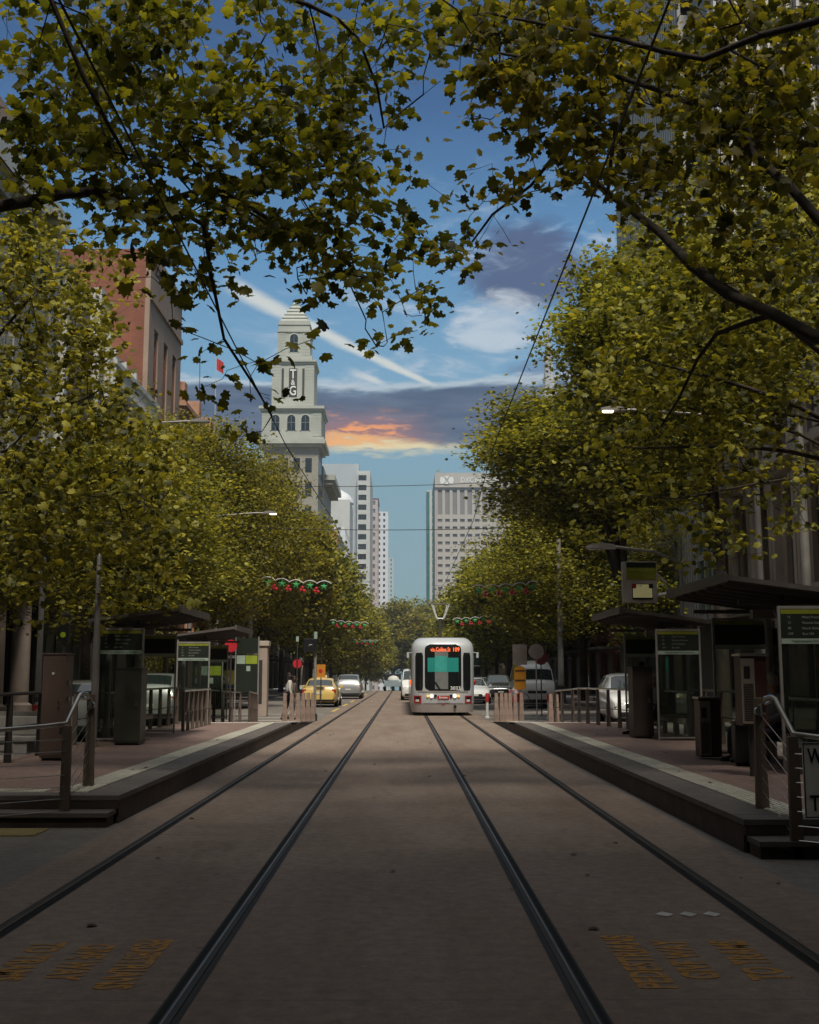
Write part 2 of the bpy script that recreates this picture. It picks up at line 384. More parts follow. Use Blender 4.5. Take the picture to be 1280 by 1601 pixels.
def roadmat(name, colr, colr2, seams=False):
    m = bpy.data.materials.new(name); m.use_nodes = True; nt = m.node_tree; b = nt.nodes['Principled BSDF']
    L = nt.links.new; N = nt.nodes.new
    t = N('ShaderNodeTexCoord'); mp = N('ShaderNodeMapping'); mp.inputs['Scale'].default_value = (1, .22, 1); L(t.outputs['Object'], mp.inputs[0])
    a = N('ShaderNodeTexNoise'); a.inputs['Scale'].default_value = 1.1; a.inputs['Detail'].default_value = 10; a.inputs['Roughness'].default_value = .65; L(mp.outputs[0], a.inputs['Vector'])
    d = N('ShaderNodeTexNoise'); d.inputs['Scale'].default_value = 9; d.inputs['Detail'].default_value = 8; d.inputs['Roughness'].default_value = .7; L(t.outputs['Object'], d.inputs['Vector'])
    f = N('ShaderNodeTexNoise'); f.inputs['Scale'].default_value = 160; f.inputs['Detail'].default_value = 3; L(t.outputs['Object'], f.inputs['Vector'])
    mx = N('ShaderNodeMix'); mx.data_type = 'RGBA'; mx.inputs[6].default_value = (*colr,1); mx.inputs[7].default_value = (*colr2,1)
    mr = N('ShaderNodeMapRange'); mr.inputs[1].default_value = .35; mr.inputs[2].default_value = .65; L(a.outputs[0], mr.inputs[0]); L(mr.outputs[0], mx.inputs[0])
    m2 = N('ShaderNodeMapRange'); m2.inputs[1].default_value = .3; m2.inputs[2].default_value = .7; m2.inputs[3].default_value = .72; m2.inputs[4].default_value = 1.25; L(d.outputs[0], m2.inputs[0])
    m3 = N('ShaderNodeMapRange'); m3.inputs[1].default_value = .3; m3.inputs[2].default_value = .7; m3.inputs[3].default_value = .82; m3.inputs[4].default_value = 1.18; L(f.outputs[0], m3.inputs[0])
    mm = N('ShaderNodeMath'); mm.operation = 'MULTIPLY'; L(m2.outputs[0], mm.inputs[0]); L(m3.outputs[0], mm.inputs[1])
    # small dark spots (gum, oil)
    vo = N('ShaderNodeTexVoronoi'); vo.inputs['Scale'].default_value = 1.3; vo.inputs['Randomness'].default_value = 1; L(t.outputs['Object'], vo.inputs['Vector'])
    m4 = N('ShaderNodeMapRange'); m4.inputs[1].default_value = .02; m4.inputs[2].default_value = .045; m4.inputs[3].default_value = .6; m4.inputs[4].default_value = 1; L(vo.outputs['Distance'], m4.inputs[0])
    m5 = N('ShaderNodeMath'); m5.operation = 'MULTIPLY'; L(mm.outputs[0], m5.inputs[0]); L(m4.outputs[0], m5.inputs[1]); last = m5
    if seams:   # worn seams across and hairline cracks
        vc = N('ShaderNodeTexVoronoi'); vc.feature = 'DISTANCE_TO_EDGE'; vc.inputs['Scale'].default_value = .33; 
        nz = N('ShaderNodeTexNoise'); nz.inputs['Scale'].default_value = 3; nz.inputs['Detail'].default_value = 6; L(t.outputs['Object'], nz.inputs['Vector'])
        ad = N('ShaderNodeVectorMath'); ad.operation = 'MULTIPLY_ADD'; L(nz.outputs[1], ad.inputs[0]); ad.inputs[1].default_value = (.5,.5,.5); L(t.outputs['Object'], ad.inputs[2]); L(ad.outputs[0], vc.inputs['Vector'])
        m6 = N('ShaderNodeMapRange'); m6.inputs[1].default_value = .0; m6.inputs[2].default_value = .006; m6.inputs[3].default_value = .86; m6.inputs[4].default_value = 1; L(vc.outputs[0], m6.inputs[0])
        m7 = N('ShaderNodeMath'); m7.operation = 'MULTIPLY'; L(last.outputs[0], m7.inputs[0]); L(m6.outputs[0], m7.inputs[1]); last = m7
        sp = N('ShaderNodeSeparateXYZ'); L(t.outputs['Object'], sp.inputs[0])
        pg = N('ShaderNodeMath'); pg.operation = 'PINGPONG'; pg.inputs[1].default_value = 3.0; L(sp.outputs[1], pg.inputs[0])
        m8 = N('ShaderNodeMapRange'); m8.inputs[1].default_value = .0; m8.inputs[2].default_value = .014; m8.inputs[3].default_value = .72; m8.inputs[4].default_value = 1; L(pg.outputs[0], m8.inputs[0])
        m9 = N('ShaderNodeMath'); m9.operation = 'MULTIPLY'; L(last.outputs[0], m9.inputs[0]); L(m8.outputs[0], m9.inputs[1]); last = m9
    sc = N('ShaderNodeVectorMath'); sc.operation = 'SCALE'; L(mx.outputs[2], sc.inputs[0]); L(last.outputs[0], sc.inputs['Scale']); L(sc.outputs[0], b.inputs['Base Color'])
    b.inputs['Roughness'].default_value = .78; b.inputs['Specular IOR Level'].default_value = .3
    bp = N('ShaderNodeBump'); bp.inputs['Strength'].default_value = .25; bp.inputs['Distance'].default_value = .006; L(f.outputs[0], bp.inputs['Height']); L(bp.outputs[0], b.inputs['Normal'])
    MATS[name] = m; return m
TRACKM = roadmat('track_concrete', (.182,.132,.100), (.245,.190,.152), True)
ASPH = roadmat('asphalt', (.150,.132,.115), (.19,.168,.148))
PAVE = roadmat('bluestone_paving', (.13,.12,.115), (.165,.15,.14), True)
strip('ground', -560, 560, -90, 1300, -.03, mat('ground_dirt', (.09,.085,.07), .9))
strip('road', -9.3, 9.3, -90, 1250, 0.0, ASPH)
strip('road', -3.05, 3.0, -90, 700, .004, TRACKM).name = 'tram_track_bed'
for s in (-1, 1):
    o = strip('pavement', 9.45*s if s > 0 else -18, 18 if s > 0 else -9.45, -90, 1250, .14, PAVE, .16)
    k = strip('kerb', 9.3 if s > 0 else -9.45, 9.45 if s > 0 else -9.3, -90, 1250, .145, mat('kerb_bluestone', (.10,.095,.09), .8, var=.25), .16)
# four grooved rails, each set in a dark filler
FILL = mat('rail_filler', (.014,.011,.010), .7, var=.4, scale=5)
RAILM = mat('rail_steel', (.040,.032,.027), .65, .1, var=.35, scale=2)
RAILS = mat('rail_polished', (.22,.20,.18), .35, .9, var=.35, scale=3)
GROOVE = mat('rail_groove', (.004,.004,.004), .9)
for xc in (-2.54, -1.10, .895, 2.33):
    s_ = 1 if xc in (-2.54, .895) else -1
    strip('rail_surround', xc-(.060 if s_ > 0 else .078), xc+(.078 if s_ > 0 else .060), -90, 700, .008, FILL)
    s = 1 if xc in (-2.54, .895) else -1      # groove lies on the gauge side
    strip('tram_rail', xc-.026, xc+.026, -90, 700, .014, RAILM, .01)
    strip('rail_running_band', xc+s*.012-.006, xc+s*.012+.006, -90, 700, .0165, RAILS)
    strip('rail_groove', xc+s*.047-.016, xc+s*.047+.016, -90, 700, .0115, GROOVE)
# painted markings
YEL = mat('yellow_road_paint', (.42,.20,.025), .75, var=.35, scale=14)
def wear(m):      # paint worn through to the concrete
    nt = m.node_tree; b = nt.nodes['Principled BSDF']; src = b.inputs['Base Color'].links[0].from_socket
    t = nt.nodes.new('ShaderNodeTexCoord'); n = nt.nodes.new('ShaderNodeTexNoise'); n.inputs['Scale'].default_value = 22; n.inputs['Detail'].default_value = 9; n.inputs['Roughness'].default_value = .75
    nt.links.new(t.outputs['Generated'], n.inputs['Vector']); mr = nt.nodes.new('ShaderNodeMapRange'); mr.inputs[1].default_value = .48; mr.inputs[2].default_value = .62; nt.links.new(n.outputs[0], mr.inputs[0])
    mx = nt.nodes.new('ShaderNodeMix'); mx.data_type = 'RGBA'; nt.links.new(mr.outputs[0], mx.inputs[0]); nt.links.new(src, mx.inputs[6]); mx.inputs[7].default_value = (.20,.145,.10,1); nt.links.new(mx.outputs[2], b.inputs['Base Color'])
wear(YEL)
YEL2 = mat('yellow_line_paint', (.55,.40,.10), .7, var=.25, scale=9, stain=.3)
WHT = mat('white_road_paint', (.52,.50,.46), .7, var=.25, scale=9, stain=.4)
mk = MB()
for y0 in (52, 61, 70, 82, 96):
    mk.box(-3.22, -3.07, y0, y0+5, .004, .009)
tag(mk.build('road_marking', YEL2), kind='structure')
mk = MB()
mk.box(-9.1, -3.3, 41.6, 41.9, .004, .009); mk.box(3.4, 9.1, 41.6, 41.9, .004, .009)
for sgn in (-1, 1):
    mk.box(sgn*3.3, sgn*9.1, 44.6, 44.8, .004, .009); mk.box(sgn*3.3, sgn*9.1, 48.4, 48.6, .004, .009)
for y0 in range(50, 120, 8): mk.box(6.3, 6.4, y0, y0+3, .004, .009)
tag(mk.build('road_marking', WHT), kind='structure')
def rhomb(b, x, y, w, l):
    b.add([(x-w,y,.009),(x,y-l,.009),(x+w,y,.009),(x,y+l,.009)], [(0,1,2,3)])
mk = MB()
for px in (1038, 1075, 1112):
    p = at(px, 1412, 8.05); rhomb(mk, p.x, 8.05, .062, .085)
tag(mk.build('road_marking', WHT), kind='structure')
# pedestrian warning painted on the track bed, once for each way of walking
def warn(lines, x_in, y0, sgn):
    for (s, off, w, ya, yb) in lines:
        ang = math.pi/2*sgn      # reads away from the camera on the right, toward it on the left
        o = text('road_marking', s, 1, YEL, None, (x_in+off, (ya+yb)/2, .0062), (0, 0, ang), width=abs(yb-ya), height=w*1.05, ext=.0006, bold=.035)
        tag(o, kind='structure')
warn([('PEDESTRIANS', 0, .20, 6.2, 7.42), ('GIVE WAY', .28, .20, 6.38, 7.28), ('TO TRAMS', .64, .22, 6.36, 7.28)], 1.33, 0, 1)
warn([('PEDESTRIANS', 0, .20, 6.2, 7.32), ('GIVE WAY', -.31, .20, 6.38, 7.2), ('TO TRAMS', -.62, .20, 6.36, 7.25)], -1.51, 0, -1)

# ================================================================ TRAM PLATFORMS
DECK = roadmat('platform_asphalt', (.175,.118,.100), (.215,.148,.125))
COPE = mat('coping_bluestone', (.125,.108,.095), .7, var=.2, scale=4, stain=.2, bump=.2)
RISER = mat('riser_stone', (.060,.042,.036), .75, var=.3, scale=3, stain=.3)
TACT = mat('tactile_cream', (.50,.48,.40), .7, var=.12, scale=6, stain=.35)
TACY = mat('tactile_yellow', (.33,.26,.11), .7, var=.12, scale=6, stain=.35)
WLINE = mat('white_edge_line', (.72,.72,.66), .6, var=.1, stain=.2)
def platform(sgn, yn, label):
    xe, xo = 3.1, 8.4           # track edge and ramp-head limit (mirrored by sgn)
    t = thing('tram_platform', label, 'tram platform', (sgn*xe, yn, 0), 0, 'raised tram platforms')
    def loc(b): b.v = [(sgn*(v[0]-xe), v[1]-yn, v[2]) for v in b.v]; return b
    H = .30; ye, yr = 40.5, 32.5
    xb = 6.25
    def top(x0, x1, z, ya=yn, h=H):
        b = MB()
        b.add([(x0,ya,h+z),(x1,ya,h+z),(x1,yr,h+z),(x0,yr,h+z),(x0,ye,.004+z+.012),(x1,ye,.004+z+.012)], [(0,1,2,3),(3,2,5,4)]); return b
    loc(top(xe+.82, xb, 0)).build('deck', DECK, t)
    loc(MB().box(xb, xo+1.0, yn, 17.2, .0, H-.002)).build('deck', DECK, t)
    # coping slabs with open joints
    b = MB(); y = yn+.352
    while y < yr-.01:
        y2 = min(y+1.2, yr); b.box(xe, xe+.42, y+.004, y2-.004, H-.05, H+.004); y = y2
    b.add([(xe,yr,H+.004),(xe+.42,yr,H+.004),(xe+.42,ye,.012),(xe,ye,.012)], [(0,1,2,3)])
    loc(b).build('coping', COPE, t)
    b = MB()
    y = yn+.055; y2 = yn+1.55
    while y < yr-.02:
        b.box(xe+.012, xe+.04, y+.004, min(y2, yr)-.004, 0, H-.052); y = y2; y2 += 1.2
    b.add([(xe+.012,yr,0),(xe+.012,ye,0),(xe+.012,yr,H-.052)], [(0,1,2)])
    b.add([(xb,yr,0),(xb,ye,0),(xb,yr,H-.01)], [(0,1,2)]); b.box(xb-.05, xb-.002, 17.2, yr, 0, H-.004)
    b.box(xe+.012, xo+1, yn+.004, yn+.05, .16, H-.055)
    loc(b).build('riser', RISER, t)
    b = MB(); b.box(xe+.0, xo+1, yn, yn+.35, H-.05, H+.002)
    loc(b).build('step_nosing', COPE, t)
    b = MB(); b.box(xe+.03, xo+1, yn-.36, yn+.02, .11, .155)
    loc(b).build('step_tread', COPE, t)
    b = MB(); b.box(xe+.045, xo+1, yn-.33, yn-.005, .0, .11)
    loc(b).build('step_riser', RISER, t)
    # ribbed tactile strip along the edge
    def ribs(x0, x1, ya, yb, z, along=True):
        b = MB(); b.box(x0, x1, ya, yb, z-.01, z+.003)
        if along:
            n = 6
            for i in range(n):
                xx = x0+(x1-x0)*(i+.5)/n; b.box(xx-.014, xx+.014, ya+.01, yb-.01, z+.003, z+.009)
        else:
            nx = int((x1-x0)/.05); ny = int((yb-ya)/.05)
            for i in range(nx):
                for j in range(ny):
                    b.box(x0+.025+.05*i-.012, x0+.025+.05*i+.012, ya+.025+.05*j-.012, ya+.025+.05*j+.012, z+.003, z+.008)
        return b
    y = yn+.35; i = 0
    while y < yr-.1:
        y2 = min(y+(3.0 if i % 2 == 0 else 2.4), yr)
        if i % 2 == 0: loc(ribs(xe+.44, xe+.80, y, y2, H+.006)).build('tactile_strip', TACT, t)
        else: loc(MB().box(xe+.44, xe+.80, y, y2, H-.01, H+.006)).build('plain_strip', mat('cream_paver', (.36,.33,.27), .7, var=.15, stain=.3), t)
        y = y2; i += 1
    b = MB(); b.add([(xe+.44,yr,H+.006),(xe+.80,yr,H+.006),(xe+.80,ye,.018),(xe+.44,ye,.018)], [(0,1,2,3)])
    loc(b).build('edge_line', WLINE, t)
    loc(ribs(xe+.95, xe+3.4, yn+.38, yn+.72, H+.004, False)).build('tactile_studs', TACT, t)
    loc(ribs(xe+.6, xe+3.4, yn-1.0, yn-.5, .012, False)).build('tactile_studs', TACY, t)
    b = MB(); b.box(xe+.82, xb, yr-.06, yr+.06, H-.01, H+.008); loc(b).build('edge_line', WLINE, t)
    return t
platform(-1, 12.9, 'raised reddish asphalt tram platform left of the tracks')
platform(1, 10.75, 'raised reddish asphalt tram platform right of the tracks')

# fallen leaves on the track bed and platforms
_r = np.random.default_rng(3); _n = 110
_p = np.stack([_r.uniform(-9, 9, _n), 4+30*_r.uniform(0,1,_n)**1.6, np.zeros(_n)+.02], 1); _p[:,2] = np.where(np.abs(_p[:,0]) > 3.15, np.where(_p[:,1] > 13.2, .318, .02), .02)
LEAFD = mat('dead_leaf', (.05,.032,.018), .8, var=.5, scale=1)
FALLEN = (_p, _r)

# ================================================================ TREES
def leaf_shape(kind):
    if kind == 'near':       # five-lobed plane leaf
        p = [(0,-.24),(.16,-.36),(.36,-.30),(.37,-.10),(.56,.06),(.36,.20),(.40,.44),(.19,.42),(0,.66),(-.19,.42),(-.40,.44),(-.36,.20),(-.56,.06),(-.37,-.10),(-.36,-.30),(-.16,-.36)]
        v = np.array([(x, y, -.55*x*x-.30*max(y,0)**2) for x, y in p]+[(0,.05,.06)])
        n = len(p); f = [(n, i, (i+1) % n) for i in range(n)]
        return v, f
    if kind == 'mid':
        p = [(0,-.32),(.34,-.18),(.30,.02),(.50,.22),(.16,.26),(0,.60),(-.16,.26),(-.50,.22),(-.30,.02),(-.34,-.18)]
        v = np.array([(x, y, -.25*x*x) for x, y in p]+[(0,.05,.06)])
        n = len(p); return v, [(n, i, (i+1) % n) for i in range(n)]
    p = [(-.45,-.15),(.10,-.42),(.50,.10),(.05,.55),(-.40,.30)]
    v = np.array([(x, y, -.3*x*x+.05*y) for x, y in p]); return v, [(0,1,2,3,4)]
def leaves_mesh(name, pos, out, size, kind, m, rg, droop=.35, tilt=.48):
    """pos Nx3, out Nx3 outward directions, one lobed leaf each"""
    N = len(pos); v0, f0 = leaf_shape(kind)
    nrm = rg.normal(size=(N,3))*tilt; nrm[:,2] += 1.0
    nrm /= np.linalg.norm(nrm, axis=1)[:,None]
    ax = out + rg.normal(size=(N,3))*.7; ax[:,2] -= droop
    ax -= nrm*(ax*nrm).sum(1)[:,None]; ax /= (np.linalg.norm(ax, axis=1)[:,None]+1e-9)
    bx = np.cross(ax, nrm)
    s = size*rg.uniform(.5, 1.28, N)
    V = pos[:,None,:] + s[:,None,None]*(v0[None,:,0:1]*bx[:,None,:] + v0[None,:,1:2]*ax[:,None,:] + v0[None,:,2:3]*nrm[:,None,:])
    nv = len(v0); V = V.reshape(-1,3)
    k = len(f0[0]); F = (np.array(f0)[None]+ (np.arange(N)*nv)[:,None,None]).reshape(-1, k)
    me = bpy.data.meshes.new(name)
    me.vertices.add(len(V)); me.vertices.foreach_set('co', V.ravel().astype(np.float32))
    me.loops.add(F.size); me.loops.foreach_set('vertex_index', F.ravel().astype(np.int32))
    me.polygons.add(len(F)); me.polygons.foreach_set('loop_start', (np.arange(len(F))*k).astype(np.int32))
    me.polygons.foreach_set('use_smooth', np.ones(len(F), dtype=bool)); me.update(calc_edges=True); me.materials.append(m)
    return me
def grow(nodes, par, tips, rg, wob=.12, up=.0, maxseg=.9):
    """attach every tip to the nearest existing node with a bent twig; returns node arrays and tip ids"""
    P = np.zeros((len(nodes)+len(tips)*14+10, 3)); P[:len(nodes)] = nodes; par = list(par); n = len(nodes)
    D = np.full(len(tips), 1e9)
    for i in range(n): D = np.minimum(D, np.linalg.norm(tips-P[i], axis=1))
    order = np.argsort(D); ids = []
    for ti in order:
        t = tips[ti]; d = np.linalg.norm(P[:n]-t, axis=1)
        d2 = d + .25*np.maximum(0, P[:n,2]-t[2])*0
        j = int(np.argmin(d2)); L = d[j]
        if L < .05: ids.append((ti, j)); continue
        k = max(1, min(12, int(math.ceil(L/maxseg*1.6)))); a = P[j].copy(); last = j
        w = rg.normal(size=3)*wob*L; w[2] += up*L
        for q in range(1, k+1):
            f = q/k; p = a+(t-a)*f + w*math.sin(math.pi*f)*.8 + (rg.normal(size=3)*wob*.25*min(L, 1.5) if q < k else 0)
            P[n] = p; par.append(last); last = n; n += 1
        ids.append((ti, last))
    return P[:n], np.array(par), ids
def wood_mesh(name, P, par, base_r, m, tip_r=.006, fixed=None, rg=None, power=.42, minr=0.0):
    n = len(P); cnt = np.zeros(n); ch = [[] for _ in range(n)]
    for i in range(n):
        if par[i] >= 0: ch[par[i]].append(i)
    for i in range(n-1, -1, -1):
        if not ch[i]: cnt[i] = 1
        else: cnt[i] = sum(cnt[c] for c in ch[i])
    r = tip_r*np.power(cnt, power)
    r = r*(base_r/r[0]) if False else np.minimum(r, base_r)
    if fixed is not None:
        k = len(fixed); r[:k] = np.maximum(r[:k], fixed)
    V = []; F = []
    def ring(c, d, rad, ns):
        d = d/(np.linalg.norm(d)+1e-9); up = np.array([0,0,1.]) if abs(d[2]) < .9 else np.array([1.,0,0])
        a = np.cross(d, up); a /= np.linalg.norm(a); b = np.cross(a, d); o = len(V)
        for j in range(ns):
            t = 2*math.pi*j/ns; V.append(c+(a*math.cos(t)+b*math.sin(t))*rad)
        return o
    seen = np.zeros(n, bool)
    for i in range(n):       # chains: follow the thickest child
        if par[i] >= 0 and ch[par[i]] and max(ch[par[i]], key=lambda c: r[c]) == i and par[par[i]] != -2 and seen[par[i]]: continue
        chain = [i]
        while ch[chain[-1]]: chain.append(max(ch[chain[-1]], key=lambda c: r[c]))
        for q in chain: seen[q] = True
        pts = ([P[par[i]]] if par[i] >= 0 else [])+[P[q] for q in chain]
        rr = ([min(r[i], r[par[i]])] if par[i] >= 0 else [])+[r[q] for q in chain]
        if len(pts) < 2: continue
        if max(rr) < minr: continue
        ns = 10 if rr[0] > .10 else (6 if rr[0] > .02 else 3)
        prev = None
        for k in range(len(pts)):
            d = pts[min(k+1, len(pts)-1)]-pts[max(k-1, 0)]
            o = ring(pts[k], d, max(rr[k], .004), ns)
            if prev is not None:
                for j in range(ns): F.append((prev+j, prev+(j+1) % ns, o+(j+1) % ns, o+j))
            prev = o
    me = bpy.data.meshes.new(name); me.from_pydata([tuple(v) for v in V], [], F); me.materials.append(m)
    me.polygons.foreach_set('use_smooth', [True]*len(me.polygons)); return me
def mesh_child(name, me, parent):
    o = bpy.data.objects.new(name, me); col.objects.link(o); o.parent = parent; return o
def limb_nodes(chains, rs):
    """chains: list of (parent_ref, [points]); parent_ref None or (chain, idx)"""
    P = []; par = []; rad = []; start = []
    for (ref, pts), (ra, rb) in zip(chains, rs):
        start.append(len(P))
        for i, p in enumerate(pts):
            if i == 0: par.append(-1 if ref is None else start[ref[0]]+ref[1])
            else: par.append(len(P)-1)
            P.append(np.array(p, float)); rad.append(ra+(rb-ra)*i/max(1, len(pts)-1))
    return np.array(P), par, np.array(rad)
def smooth_pts(pts, step=.6):
    pts = [Vector(p) for p in pts]; out = []
    for i in range(len(pts)-1):
        p0 = pts[max(i-1,0)]; p1 = pts[i]; p2 = pts[i+1]; p3 = pts[min(i+2, len(pts)-1)]
        n = max(1, int((p2-p1).length/step))
        for k in range(n):
            t = k/n; out.append(.5*((2*p1)+(-p0+p2)*t+(2*p0-5*p1+4*p2-p3)*t*t+(-p0+3*p1-3*p2+p3)*t**3))
    out.append(pts[-1]); return out
def cluster_leaves(P, par, ids, tips, per, spread, rg, center):
    ps = []; os_ = []
    for ti, k in ids:
        t = tips[ti]; n = rg.poisson(per)
        d = t-P[par[k]] if par[k] >= 0 else t-center
        d = d/(np.linalg.norm(d)+1e-6)
        q = t + rg.normal(size=(n,3))*spread*np.array([1.1,1.1,.45])
        ps.append(q); os_.append((q-t)/(spread+1e-6)*.7+d)
    return np.concatenate(ps), np.concatenate(os_)
def make_street_tree(seed, H, rad, zc, rz, per, ntip, size, kind, limbs=6, fork=3.0, lean=(0,0), trunk_r=.24, mshift=(0,0)):
    """returns (wood mesh, leaf mesh) of a plane tree: crown radius rad, crown centre zc, half height rz"""
    rg = np.random.default_rng(seed); random.seed(seed)
    top = Vector((lean[0], lean[1], fork))
    chains = [(None, smooth_pts([(0,0,-.1),(lean[0]*.4, lean[1]*.4, fork*.5), top], .5))]; rs = [(trunk_r, trunk_r*.75)]
    c = np.array([mshift[0], mshift[1], zc])
    for i in range(limbs):
        a = 2*math.pi*(i+random.uniform(-.25,.25))/limbs; e = random.uniform(.35, .8) if i else 1.2
        tgt = Vector((mshift[0]+rad*e*math.cos(a)*.8, mshift[1]+rad*e*math.sin(a)*.8, zc+rz*random.uniform(.1,.75)))
        if i == 0: tgt = Vector((mshift[0], mshift[1], zc+rz*.75))
        mid = top.lerp(tgt, .45)+Vector((random.uniform(-.5,.5), random.uniform(-.5,.5), .5+random.uniform(0,.6)))
        ptsl = smooth_pts([top, mid, tgt], .7)
        chains.append(((0, len(chains[0][1])-1), ptsl[1:])); rs.append((trunk_r*.55, .03))
    P, par, rad0 = limb_nodes(chains, rs)
    # lumpy crown: tips gather in boughs, more toward the outside
    nb = int(40+ntip/45); u = rg.normal(size=(nb,3)); u /= np.linalg.norm(u, axis=1)[:,None]; u[:,2] = np.where(u[:,2] < -.85, -u[:,2]*.6, u[:,2])
    rr = rg.uniform(.45, .92, nb)**.6
    bc = c + u*rr[:,None]*np.array([rad, rad, rz])*.86; br = rg.uniform(.13, .27, nb)*rad
    w = br**2; k = rg.choice(nb, ntip, p=w/w.sum()); q = rg.normal(size=(ntip,3)); q /= np.linalg.norm(q, axis=1)[:,None]
    tips = bc[k]+q*(br[k]*rg.uniform(.5,1.0,ntip)**.5)[:,None]*np.array([1,1,.72])
    P, par, ids = grow(P, par, tips, rg, .10, .04)
    wm = wood_mesh('trunk', P, par, trunk_r, BARK, .007, rad0, minr=.0085 if kind == 'far' else 0)
    lp, lo = cluster_leaves(P, par, ids, tips, per, rad*.055+.12, rg, c)
    lm = leaves_mesh('crown', lp, lo, size, kind, LEAF, rg)
    return wm, lm
# ---------------------------------------------------------------- overhanging and flanking plane trees
from mathutils import noise as mnoise
def proj(P):
    d = P-np.array([0,0,1.6]); cy, sy = math.cos(YAW), math.sin(YAW)
    x = d[:,0]*cy-d[:,1]*sy; y = d[:,0]*sy+d[:,1]*cy
    yc = y*math.cos(PITCH)+d[:,2]*math.sin(PITCH); zc = -y*math.sin(PITCH)+d[:,2]*math.cos(PITCH)
    k = 1800/np.maximum(yc, .01)
    return 640+x*k, 800.5-zc*k, yc
def survey(rows, x0, y0, dep, size, per, rg, cols=None, gain=1.6):
    """foliage survey of the photograph: cover 0-9 per 40 px cell -> bough positions in space"""
    T = []
    for r, line in enumerate(rows):
        line = line.replace(' ', '')
        for c, ch in enumerate(line):
            if cols and not (cols[0] <= c < cols[1]): continue
            d = int(ch)
            if d == 0: continue
            lai = -math.log(1-min(d, 9)/10.1)*gain*(1.75 if d < 9 else 1.3)
            Ym = (dep[0]+dep[1])/2; lp = (size*1800/Ym)**2*.36
            n = rg.poisson(lai*1600/lp/per)
            for _ in range(n):
                Y = rg.uniform(*dep)
                qx, qy = x0+40*(c+rg.uniform(0,1)), y0+40*(r+rg.uniform(0,1))
                if 422 < qx < 505 and 555 < qy < 660 or 925 < qx < 985 and 622 < qy < 655: continue
                p = at(qx, qy, Y)
                q = mnoise.noise(p*.75)+.5*mnoise.noise(p*1.9)       # foliage gathers in sprays
                if q < (-.02 if d < 9 else -.16): continue
                T.append(p)
    return np.array([tuple(t) for t in T])
def offscreen(center, rads, n, rg, margin=30):
    q = rg.normal(size=(n*3,3)); q /= np.linalg.norm(q, axis=1)[:,None]
    q = np.array(center)+q*(rg.uniform(.35,1,n*3)**.5)[:,None]*np.array(rads)
    px, py, d = proj(q); inside = (d > .5) & (px > -margin) & (px < 1280+margin) & (py > -margin)
    return q[~inside][:n]
def surveyed_tree(name, label, base, chains, rs, tips, size, per, kind, leafm, seed, trunk_r, spread=.16, group=None):
    rg = np.random.default_rng(seed)
    P, par, rad = limb_nodes(chains, rs)
    P, par, ids = grow(P, par, tips, rg, .09, .0, .8)
    b = np.array(base)
    wm = wood_mesh('trunk', P-b, par, trunk_r, BARK, .0052, rad, rg=rg, power=.40)
    lp, lo = cluster_leaves(P, par, ids, tips, per, spread, rg, P[0])
    t = thing(name, label, 'tree', base, 0, group)
    mesh_child('trunk', wm, t)
    mesh_child('crown', leaves_mesh('crown', lp-b, lo, size, kind, leafm, rg, droop=.6, tilt=.72), t)
    return t
NEAR = ["99999999 57999998 87999999 99999999",
        "99999999 36899999 88999999 99999999",
        "99999999 79999968 57799999 99999999",
        "98999699 99999847 45689999 99999999",
        "99998999 99999945 23458999 99999999",
        "89999999 99999863 13235699 99999999",
        "68999999 99999986 53411358 88887777",
        "37899999 99999986 76541014 77555444",
        "22578999 99999987 86420000 23444444",
        "00124578 98888888 98530000 01333333",
        "00001247 66556688 87300000 00222222",
        "00000135 42233457 66200000 00011222",
        "00000024 21113136 64000000 00000111",
        "00000001 44213015 53000000 00000011",
        "00000001 44520000 00000000 00000000",
        "00000001 44420000 00000000 00000000",
        "00000000 13100000 00000000 00000000"]
rgs = np.random.default_rng(5)
S1 = .155
tl = survey(NEAR, 0, 0, (12.5, 17.5), S1, 9, rgs, (0, 16)); tl2 = survey(NEAR, 0, 0, (13, 18), S1, 9, rgs, (16, 18)); 
trt = survey(NEAR, 0, 0, (12.5, 18), S1, 9, rgs, (16+2, 32), 2.4)
# left overhanging tree
LB = (-11.6, 12.5, 0.1); f = Vector((-11.4, 12.6, 4.2))
A = smooth_pts([f, (-8.2, 12.9, 6.1), at(-60,330,13.1), at(0,322,13.2), at(60,312,13.3), at(100,303,13.4), at(150,300,13.4), at(215,325,13.6), at(300,302,14.2), at(345,296,14.6), at(400,330,15), at(450,362,15.3)], .45)
def near_idx(pts, q): return min(range(len(pts)), key=lambda i: (Vector(pts[i])-q).length)
i215 = near_idx(A, at(215,325,13.6)); i345 = near_idx(A, at(345,296,14.6)); i400 = near_idx(A, at(400,330,15))
A2 = smooth_pts([A[i215], at(262,318,13.9), at(318,352,14.2), at(330,430,14.6), at(350,530,15), at(402,610,15.5), at(425,650,15.6)], .45)[1:]
A3 = smooth_pts([A[i345], at(420,270,15.3), at(520,258,16), at(560,256,16.4)], .45)[1:]
A4 = smooth_pts([A[i400], at(470,366,15.6), at(545,440,16), at(572,500,16.4)], .45)[1:]
Bm = smooth_pts([f, (-9.0, 12.4, 7.6), at(-60,-60,12.4), at(80,0,12.5), at(130,120,12.8), at(200,250,13.2)], .5)[1:]
Cm = smooth_pts([f, (-9.5, 11.5, 8.5), (-5.5, 11.8, 10.2), at(400,-20,13), at(560,60,14), at(600,200,15)], .5)[1:]
Dm = smooth_pts([f, (-10.5, 9.5, 8.5), (-7.5, 6.0, 10.5), (-4, 3, 11.5)], .6)[1:]
tr = smooth_pts([LB, (-11.7, 12.5, 2.2), f], .5)
tips = np.concatenate([tl, tl2, offscreen((-8, 8.5, 9.5), (9, 10, 3.0), 750, rgs)])
